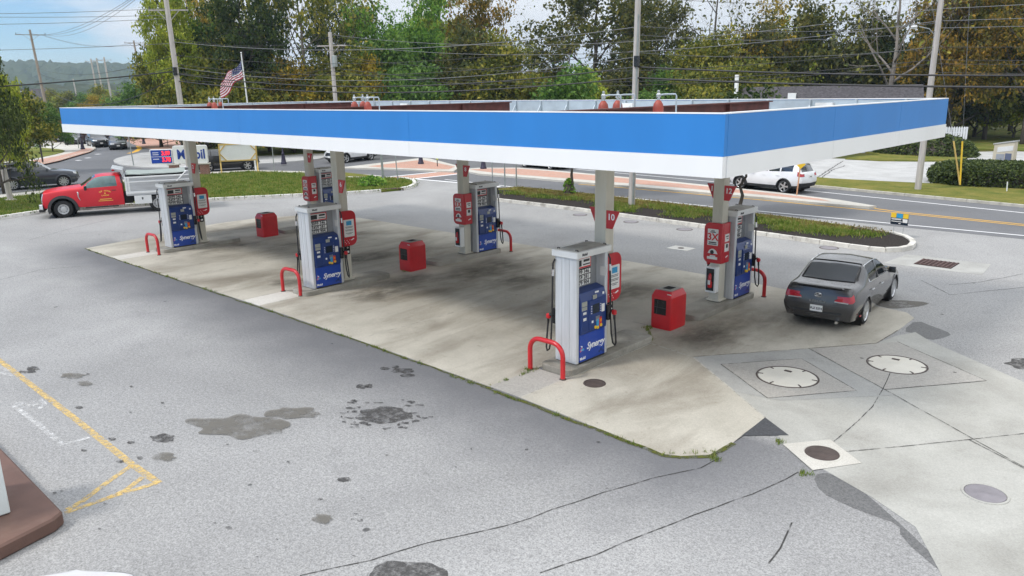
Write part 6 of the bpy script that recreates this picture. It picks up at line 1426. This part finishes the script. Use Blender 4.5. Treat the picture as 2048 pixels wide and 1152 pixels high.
PROTO = {
 'oak':   tree_proto(11, 20, 11, 4, .38, 5.2, 19, .245, .46, 9, .3, .8, 0, .25),
 'round': tree_proto(12, 16, 8, 4, .26, 4.4, 29, .24, .47, 9, .35, .7, 0, .12),
 'tall':  tree_proto(13, 22, 14, 4, .32, 4.2, 25, .24, .46, 9, .5, .6, 0, .40),
 'open':  tree_proto(14, 20, 10, 4, .30, 5.6, 12, .25, .46, 8, .35, .75, .4, .35),
 'bare':  tree_proto(15, 20, 9, 5, .30, 5.6, 1.2, .22, .5, 7, .2, .85, .3, .40, (2, 3)),
 'broad': tree_proto(16, 17, 7, 4, .34, 5.6, 25, .24, .50, 10, .2, .8, 0, .10),
 'bush':  tree_proto(17, 7, 3, 3, .14, 3.0, 120, .18, .58, 9, .3, .8, 0, .05),
 'street': tree_proto(19, 6.5, 2.8, 4, .085, 1.7, 20, .13, .28, 8, .3, .8, .1, .75),
 'young': tree_proto(18, 9, 5, 4, .14, 2.4, 26, .20, .42, 9, .5, .6, 0, .12),
}
LM = {
 'hedge':  leafmat('leaf_hedge', ((.020, .034, .008), (.038, .062, .013), (.075, .105, .022), (.15, .19, .05)), .25, 2.5),
 'dark': leafmat('leaf_dark_green', ((.016, .034, .010), (.034, .064, .016), (.066, .10, .024), (.12, .15, .035))),
 'mid': leafmat('leaf_mid_green', ((.04, .09, .02), (.085, .175, .034), (.15, .27, .05), (.25, .37, .075))),
 'bright': leafmat('leaf_bright_green', ((.055, .13, .022), (.125, .27, .04), (.23, .42, .06), (.38, .52, .10))),
 'lime':   leafmat('leaf_yellow_green', ((.146, .208, .024), (.268, .341, .036), (.414, .462, .054), (.520, .520, .074))),
 'olive': leafmat('leaf_olive', ((.060, .090, .017), (.150, .180, .031), (.282, .282, .043), (.456, .384, .060))),
 'gold': leafmat('leaf_gold', ((.122, .122, .018), (.281, .220, .028), (.512, .342, .033), (.520, .439, .037))),
 'rust': leafmat('leaf_orange_brown', ((.084, .086, .020), (.174, .150, .026), (.336, .222, .034), (.520, .300, .038))),
 'brown': leafmat('leaf_brown_green', ((.034, .048, .014), (.072, .091, .022), (.138, .142, .031), (.240, .210, .046))),
 'russet': leafmat('leaf_russet', ((.142, .050, .024), (.261, .090, .040), (.383, .142, .060), (.483, .221, .081))),
}
XY = {'trees behind the road': .66, 'trees deep in the woods': .8}
def tree(kind, leaf, px, dist, label, scale=1., zs=1., rz=0., bark='bark', group='trees behind the road', z=0., name=None, cat='tree', pos=None):
    tm, cm = PROTO[kind]; p = pos if pos is not None else AT(px, dist, z)
    t = empty(name or ('bush' if kind == 'bush' else 'broadleaf_tree'), p, rz, label, cat if kind != 'bush' else 'bush', group); q = XY.get(group, 1.)
    if leaf == 'brown' and kind == 'oak' or kind == 'bare': q = .9
    if group == 'trees deep in the woods': zs *= .60
    t.scale = (scale*q, scale*q, scale*zs)
    for nm, me, mm in (('trunk', tm, M[bark]), ('crown', cm, LM[leaf])):
        if not me.materials: me.materials.append(None)
        o = bpy.data.objects.new(nm, me); col.objects.link(o); o.parent = t; o.material_slots[0].link = 'OBJECT'; o.material_slots[0].material = mm
    return t
T = tree
T('tall', 'lime', 352, 78, 'yellow-green tree at the left end of the woods, beside the sky', .60, 1.25, .4)
T('round', 'olive', 372, 82, 'olive tree behind the left roadside pole', .95, 1., 2.)
T('open', 'gold', 428, 92, 'golden-topped tree between the left roadside pole and the flag', .85, 1.28, 1.)
T('round', 'mid', 412, 80, 'mid green tree in front of the golden-topped tree', .78, 1.0, 1.7)
T('oak', 'dark', 492, 80, 'very dark green tree behind the flag', .95, 1.02, .7)
T('round', 'olive', 452, 88, 'olive tree between the golden-topped tree and the flag', .9, 1.05, 5.)
T('open', 'olive', 612, 85, 'tall tree with a long bare pale trunk left of the transformer pole', 1.25, 1.0, 2.2, 'palebark')
T('oak', 'dark', 700, 92, 'dark open-crowned tree right of the transformer pole with sky showing through', 1.05, .92, 3.)
T('broad', 'bright', 778, 84, 'bright green tree right of the transformer pole', .92, .94, 1.3)
T('round', 'bright', 850, 88, 'bright green round tree between transformer pole and orange tree', 1.02, 1.02, 4.)
T('round', 'lime', 895, 94, 'yellow-olive round-topped tree left of the orange tree', 1.08, 1.08, 3.)
T('broad', 'rust', 968, 92, 'large orange-brown tree left of the gap of bare twigs', .98, 1.12, 2.)
T('bare', 'olive', 1060, 100, 'thin bare-twigged tree in the gap right of the orange tree', .9, .9, .5, 'palebark')
T('round', 'olive', 1085, 88, 'olive green lower tree right of the orange tree', .78, .82, 1.)
T('oak', 'brown', 1190, 88, 'broad dark brown-green oak left of the planting bed pole', 1.08, .98, .3)
T('oak', 'brown', 1312, 96, 'dark brown-green oak right of the planting bed pole', .80, 1.25, 2.6)
T('young', 'lime', 1165, 74, 'small light green tree in front of the dark oak', .78, .98, 1., group='small trees')
T('round', 'mid', 1335, 84, 'deep green tree in front of the right dark oak', .66, .76, .2)
T('round', 'gold', 1402, 86, 'small golden tree right of the deep green tree', .42, .82, 1.4)
T('bare', 'brown', 1425, 84, 'sparse tree with thin dark limbs against white sky', 1.12, 1.0, 2.0)
T('open', 'gold', 1505, 90, 'olive-gold tree with dark limbs, right of the sparse tree', 1.0, .80, 3.6)
T('broad', 'lime', 1585, 92, 'large yellow-olive tree left of the dead tree', .88, .88, 5.2)
T('bare', 'olive', 1785, 82, 'dead tree with bare grey limbs left of the lamp pole', 1.05, 1.15, 4.4, 'palebark')
T('broad', 'olive', 1735, 96, 'olive tree below the dead tree', .80, .50, 1.1)
T('broad', 'rust', 1905, 88, 'tall orange-brown tree just right of the lamp pole', 1.0, 1.05, .9)
T('round', 'olive', 1980, 92, 'olive-brown tree right of the lamp pole', 1.2, 1.15, 2.4)
T('oak', 'rust', 2060, 86, 'orange-brown tree at the right edge of the photo', 1.0, .95, 1.7)
T('broad', 'olive', 1840, 102, 'dull olive tree behind the lamp pole', 1.0, .72, 3.)
T('broad', 'mid', 2030, 108, 'green tree deep in the woods at the right edge', 1.1, 1., 2.)
# a second row closes the lower part of the woods
for k, (px, d, kd, lf, s, zs, lb) in enumerate(((310, 100, 'broad', 'mid', .75, .7, 'green tree low at the left end of the woods'), (560, 108, 'broad', 'dark', 1.1, .8, 'dark tree deep between the flag and the bare pale trunk'), (650, 110, 'broad', 'dark', 1.0, .75, 'dark tree deep behind the bare pale trunk'), (740, 112, 'broad', 'mid', 1.1, .85, 'green tree deep behind the bright green tree'),
                                          (920, 112, 'broad', 'olive', 1.1, .95, 'olive tree deep behind the orange tree'), (1010, 108, 'broad', 'olive', .9, .75, 'olive tree deep below the bare twigs'), (1120, 112, 'broad', 'brown', 1., .8, 'brownish tree deep behind the left dark oak'), (1250, 112, 'broad', 'dark', 1., .75, 'dark tree deep behind the planting bed pole'),
                                          (1400, 110, 'broad', 'olive', .9, .6, 'olive tree deep below the sparse tree'), (1480, 112, 'broad', 'olive', .95, .72, 'olive tree deep behind the short metal post'), (1640, 110, 'broad', 'olive', .95, .68, 'olive tree deep behind the long dark roof'), (1700, 106, 'broad', 'brown', .85, .6, 'brownish tree deep left of the dead tree'), (1940, 112, 'broad', 'brown', 1.2, 1.0, 'brown tree deep in the woods at the right'))):
    T(kd, lf, px, d, lb, s, zs, k*1.3, group='trees deep in the woods')
for k, (px, d, lf, s, zs, lb) in enumerate(((305, 128, 'mid', 1.2, 1.0, 'green bush at the left foot of the woods'), (345, 122, 'russet', .9, 1.4, 'russet bush left of the roadside pole'), (400, 80, 'olive', 1.1, 1.2, 'olive bush right of the roadside pole'), (455, 78, 'olive', 1.1, 1.1, 'olive bush just left of the flag'), (530, 84, 'dark', 1.3, 1.1, 'dark bush right of the flagpole'), (580, 80, 'gold', .9, 1.2, 'orange-gold bush at the foot of the bare pale trunk'),
                                       (640, 82, 'olive', 1.1, 1., 'olive bush left of the transformer pole foot'), (705, 80, 'olive', 1.2, 1., 'olive bush right of the transformer pole foot'), (735, 78, 'gold', .62, 1.7, 'golden slender bush under the bright green tree'), (790, 80, 'mid', 1.2, 1.1, 'green bush under the bright green tree'), (880, 76, 'lime', .62, .95, 'yellow-green dome bush under the round green tree'), (950, 82, 'brown', 1.2, 1.2, 'brown bush under the orange tree'), (1000, 80, 'olive', 1.1, 1.2, 'olive bush left of the small dark roof'),
                                       (1250, 82, 'brown', 1.1, 1.1, 'brown bush at the planting bed pole'), (1310, 78, 'mid', .9, .95, 'green bush under the deep green tree'), (1390, 80, 'olive', 1.1, 1.1, 'olive bush under the golden tree'), (1450, 82, 'olive', 1.1, 1.2, 'olive bush left of the short metal post'), (1540, 88, 'brown', 1.2, 1.2, 'brown bush left end of the long dark roof'), (1620, 92, 'brown', 1.3, 1.3, 'brown bush behind the long dark roof'), (1720, 92, 'brown', 1.3, 1.2, 'brown bush behind the right end of the long dark roof'),
                                       (1830, 92, 'dark', 1.2, 1.3, 'dark bush right end of the long dark roof'), (1890, 94, 'brown', 1.2, 1., 'brown bush at the canopy corner'), (1960, 96, 'brown', 1.3, 1.1, 'brown bush at the back of the right lawn'), (2040, 96, 'lime', .9, .8, 'pale green bush at the right edge of the lawn'), (2100, 96, 'dark', 1.3, 1.2, 'dark bush at the far right of the lawn'))):
    T('bush', lf, px, d, lb, s, zs, k*.9, group='bushes along the woods')
# left foreground trees
T('broad', 'hedge', 0, 0, 'bushy green tree cut by the left edge in front of the slate car', .31, 2.0, .5, group='trees at the left', pos=AT(-72, 50))
T('round', 'lime', 0, 0, 'upper yellow-green tree at the left edge behind the bushy one', .30, 2.15, 2.5, group='trees at the left', pos=AT(-28, 58))
T('young', 'mid', 0, 0, 'smaller dark green tree on the grass patch beside the oval sign', .46, 1.15, 1.5, group='trees at the left', pos=AT(88, 98))
T('young', 'olive', 0, 0, 'narrow olive tree between the left edge tree and the oval sign', .70, 1.05, 3.5, group='trees at the left', pos=AT(22, 72))
T('bush', 'lime', 0, 0, 'pale yellow bush at the far left road beside the canopy corner', .42, .75, .5, group='bushes far left', pos=AT(113, 135))
rr = random.Random(5)
nm_ = ['olive', 'mid', 'lime', 'olive', 'brown', 'mid', 'gold']
for k in range(16):
    px = 95+k*14+rr.uniform(-5, 5); d = rr.uniform(175, 270); lf = nm_[k % 7]
    T('bush', lf, px, d, {'olive': 'olive', 'mid': 'green', 'lime': 'yellow-green', 'brown': 'brown', 'gold': 'golden'}[lf]+' treetop in the far left valley below the hill', rr.uniform(.75, 1.0), rr.uniform(.8, 1.0), k, group=f'{lf} treetops in the valley')
for k in range(5): T('bush', 'russet', 150+k*30, 120+k*4, 'low russet shrub along the far left road', .75, .62, k, group='russet shrubs far left')
# small trees and weeds in the bed
T('street', 'mid', 0, 0, 'young tree in the planting bed left of the nearest column, trunk ringed by leaves', 1.0, 1.15, .3, group='trees in the planting bed', pos=Vector((-21.0, 22.0, .1)))
T('street', 'dark', 0, 0, 'small tree in the planting bed behind the rear right column', 1.0, .92, 2.3, group='trees in the planting bed', pos=Vector((-10.3, 21.2, .1)))
# clipped hedge, ivy mound, dark bush by the price sign: shells of small leaves on a solid core
def leafy_mound(name, label, cat, P, h, lf, n, size, loc=(0, 0, 0), flat=False, seed=1):
    rr = np.random.default_rng(seed); t = empty(name, loc, 0, label, cat)
    P = [Vector(p) for p in P]; c = sum(P, Vector((0, 0)))/len(P); b = MB(); rings = []
    prof = ((1.0, 0), (1.03, h*.55), (.97, h*.85), (.80, h), (.4, h*1.05)) if flat else ((1.0, 0), (.93, h*.4), (.75, h*.75), (.45, h*.95), (.2, h))
    vs = []; k = len(P)
    for s, z in prof: vs += [(c.x+(p.x-c.x)*s*.94, c.y+(p.y-c.y)*s*.94, z*.94) for p in P]
    fs = [(i*k+j, i*k+(j+1) % k, (i+1)*k+(j+1) % k, (i+1)*k+j) for i in range(len(prof)-1) for j in range(k)]+[tuple(range((len(prof)-1)*k, len(prof)*k))]
    b.add(vs, fs); b.build('twigs', M['bark'], t)
    u = rr.uniform(0, k, n); w_ = rr.uniform(0, len(prof)-.001, n); C = []
    for a, q in zip(u, w_):
        j = int(a); f = a-j; i = min(len(prof)-2, int(q)); g = min(1., q-i); s = prof[i][0]*(1-g)+prof[i+1][0]*g; z = prof[i][1]*(1-g)+prof[i+1][1]*g
        if q > len(prof)-1.35: s *= rr.uniform(0, 1)**.5
        p = P[j].lerp(P[(j+1) % k], f); C.append((c.x+(p.x-c.x)*s, c.y+(p.y-c.y)*s, z))
    C = np.array(C)+rr.normal(0, size*.7, (n, 3)); nr = rr.normal(0, 1, (n, 3))+np.array([0, -.2, .8]); nr /= np.linalg.norm(nr, axis=1)[:, None]
    a = np.cross(nr, rr.normal(0, 1, (n, 3))); a /= np.linalg.norm(a, axis=1)[:, None]; d = np.cross(nr, a); s = size*rr.uniform(.6, 1.3, (n, 1))
    me = quads_mesh('foliage', np.stack([C-a*s, C-d*s*.6, C+a*s, C+d*s*.6], 1).reshape(-1, 3)); link('foliage', me, t, [LM[lf]])
hd = smooth_poly([(-6.7, 38.2), (-5.4, 37.6), (-2.4, 38.4), (2, 37.9), (7, 37.2), (8, 42.5), (2, 43.3), (-3, 43.6), (-6.6, 43.4), (-7.8, 42.3), (-7.7, 39.8)], 2)
leafy_mound('clipped_hedge', 'long clipped green hedge by the road at the right edge', 'hedge', hd, 1.12, 'hedge', 26000, .085, flat=True)
iv = smooth_poly([(-17.3, 57.5), (-14, 56.2), (-10.0, 56.4), (-9.2, 58.5), (-10.5, 62), (-14, 64), (-18, 62)], 2)
leafy_mound('ivy_mound', 'low mound of green ground ivy in front of the picket fence', 'shrub', iv, 1.5, 'hedge', 9000, .13)
pb_ = G(440, 306); leafy_mound('dark_shrub', 'dark rounded shrub right of the price sign top', 'shrub', [(pb_.x+1.9*math.cos(R(a)), pb_.y+1.9*math.sin(R(a))) for a in range(0, 360, 24)], 1.5, 'brown', 2500, .13, seed=3)
w1 = G(745, 374); leafy_mound('weed_clump', 'bright green weed clump on the lawn beside the thick signpost', 'weed', [(w1.x+1.0*math.cos(R(a)), w1.y+.8*math.sin(R(a))) for a in range(0, 360, 24)], .42, 'bright', 1500, .10, (0, 0, .1), seed=4)
w2 = Vector((-21.0, 22.0)); leafy_mound('weed_clump', 'leafy green suckers round the foot of the young bed tree', 'weed', [(w2.x-.15+.30*math.cos(R(a)), w2.y+.3*math.sin(R(a))) for a in range(0, 360, 24)], .75, 'bright', 380, .085, (0, 0, .1), seed=5)

# grass: tufts of blades on the bed, the lawn and along the pad
def blades(name, pts, hgt, m, per=9, seed=2, spread=.12, wd=.012):
    rr = np.random.default_rng(seed); V = []
    for (x, y, z, s) in pts:
        k = per; o = rr.normal(0, spread*s, (k, 2)); a = rr.uniform(0, 6.28, k); L_ = hgt*s*rr.uniform(.5, 1.2, k); ln = rr.normal(0, .4, (k, 2))*L_[:, None]
        for i in range(k):
            ca, sa = math.cos(a[i])*wd*s**.5, math.sin(a[i])*wd*s**.5; bx, by = x+o[i, 0], y+o[i, 1]
            V += [(bx-ca, by-sa, z), (bx+ca, by+sa, z), (bx+ca*.3+ln[i, 0], by+sa*.3+ln[i, 1], z+L_[i]), (bx-ca*.3+ln[i, 0], by-sa*.3+ln[i, 1], z+L_[i])]
    me = quads_mesh(name, np.array(V)); return tag(link(name, me, None, [m]), kind='stuff')
rr = random.Random(9)
pts = [(x, y, .13, rr.uniform(.7, 1.3)) for x, y in ((rr.uniform(-25.8, -3.8), rr.uniform(19.5, 22.6)) for _ in range(7500)) if y > 22.45-abs(x+25)*.075-1.55+.4*math.sin(x*1.7)+.3*math.sin(x*3.9) and y < 22.75-abs(min(0, -14-x))*0-max(0, x+18)*.135]
blades('grass', [p for k, p in enumerate(pts) if k % 5 < 2], .055, M['dryblade'], 7, 3, .16, .016)
gc = [(-14.3, 20.6), (-13.4, 20.8), (-12.5, 20.3), (-11.3, 20.6), (-10.2, 20.2), (-9.2, 20.0), (-8.2, 19.8), (-7.4, 19.9), (-6.6, 19.4), (-5.8, 19.2), (-5.2, 19.0), (-4.4, 19.5), (-23.5, 20.3), (-21.5, 20.1), (-19.8, 20.4), (-17, 20.2), (-16, 19.6), (-6.9, 18.6), (-12.2, 19.2), (-15.3, 18.9), (-9.3, 18.6)]
pts2 = []
for cx_, cy_ in gc: pts2 += [(cx_+rr.gauss(0, .45), cy_+rr.gauss(0, .28), .12, rr.uniform(.7, 1.5)) for _ in range(70)]
blades('grass', pts2, .10, M['blade'], 9, 4, .13, .017)
lp = [Vector(q) for q in lawn_k+lawn_b]
def inside(x, y, P):
    c = False; j = len(P)-1
    for i in range(len(P)):
        if (P[i].y > y) != (P[j].y > y) and x < (P[j].x-P[i].x)*(y-P[i].y)/(P[j].y-P[i].y)+P[i].x: c = not c
        j = i
    return c
pts = []
while len(pts) < 9000:
    x, y = rr.uniform(-51, -30), rr.uniform(-6, 22)
    if inside(x, y, lp): pts.append((x, y, .12, rr.uniform(.6, 1.3)))
blades('grass', pts, .10, M['blade'], 6, 6, .2, .022); 
pts = []
for a, b_, n in (((-26.5, -1.34), (-8.85, -1.16), 260), ((-8.85, -1.16), (-.4, -1.42), 260), ((-.1, -1.45), (.6, -.7), 40), ((-4.3, -1.1), (-4.2, .2), 60), ((-3.35, 3.3), (-4.1, 4.2), 90), ((-13.4, 4.2), (-13.9, 4.25), 30)):
    for _ in range(n):
        k = rr.random(); 
        if math.sin(k*37+a[0])+math.sin(k*91) > .2: pts.append((a[0]+(b_[0]-a[0])*k+rr.gauss(0, .02), a[1]+(b_[1]-a[1])*k+rr.gauss(0, .02), .01, rr.uniform(.3, .8)))
for x, y, s in ((-4.28, .02, .05), (-4.05, 4.2, .06), (1.15, .25, .04), (1.9, -.55, .05), (.65, -1.0, .06)):
    pts += [(x+rr.gauss(0, s), y+rr.gauss(0, s), .012, rr.uniform(.3, .8)) for _ in range(14)]
blades('weeds', pts, .09, M['blade'], 6, 8, .03, .007)

# ------------------------------------------------------------------ far hills and haze
def hill(name, x0, w_, dist, h, cols, seed, rise=0):
    nx, ny = 260, 26; g = np.random.default_rng(seed); V = []; F = []
    ph = g.uniform(0, 6.28, 8)
    for j in range(ny):
        for i in range(nx):
            u, v = i/(nx-1), j/(ny-1); x = x0+(u-.5)*w_
            prof = .80+.09*math.sin(u*5+ph[0])+.06*math.sin(u*11+ph[1])+.03*math.sin(u*23+ph[2])
            z = h*prof*math.sin(min(1, v*1.1)*math.pi/2)*min(1, u*5+.12)*min(1, (1-u)*6)+rise
            z += (g.normal(0, 1)*1.9+2.2*math.sin(i*1.9+j*2.7))*(v > .05)
            V.append((x+g.normal(0, 1.5), dist+v*h*7+g.normal(0, 2), z))
    for j in range(ny-1):
        for i in range(nx-1): F.append((j*nx+i, j*nx+i+1, (j+1)*nx+i+1, (j+1)*nx+i))
    me = bpy.data.meshes.new(name); me.from_pydata([tuple(v) for v in V], [], F); o = link(name, me, None, [grassmat(name+'_woods', cols, .02)])
    return tag(o, kind='structure')
h1 = hill('hill', 0, 1500, 0, 74, ((.025, .04, .012), (.04, .055, .016), (.055, .07, .02), (.08, .085, .03)), 4)
dl = AT(140, 1150); dv = (dl-Vector((CAM.x, CAM.y, 0))).normalized(); h1.location = (dl.x, dl.y, -2); h1.rotation_euler = (0, 0, math.atan2(-dv.x, dv.y))
h2 = hill('hill', 0, 2400, 0, 42, ((.018, .03, .010), (.03, .045, .013), (.045, .055, .018), (.07, .06, .022)), 9)
dl = AT(330, 620); dv = (dl-Vector((CAM.x, CAM.y, 0))).normalized(); h2.location = (dl.x, dl.y, -24); h2.rotation_euler = (0, 0, math.atan2(-dv.x, dv.y))
hz = MB(); hz.box((-800, 900, 69), (3600, 3600, 140)); hzo = hz.build('haze', [], None)
m = bpy.data.materials.new('haze_air'); m.use_nodes = True; n = m.node_tree.nodes; n.remove(n['Principled BSDF'])
pv_ = n.new('ShaderNodeVolumePrincipled'); pv_.inputs['Color'].default_value = (.66, .83, 1.0, 1); pv_.inputs['Density'].default_value = .00027; pv_.inputs['Anisotropy'].default_value = .2
m.node_tree.links.new(pv_.outputs[0], n['Material Output'].inputs['Volume']); hzo.data.materials.append(m); tag(hzo, kind='stuff')
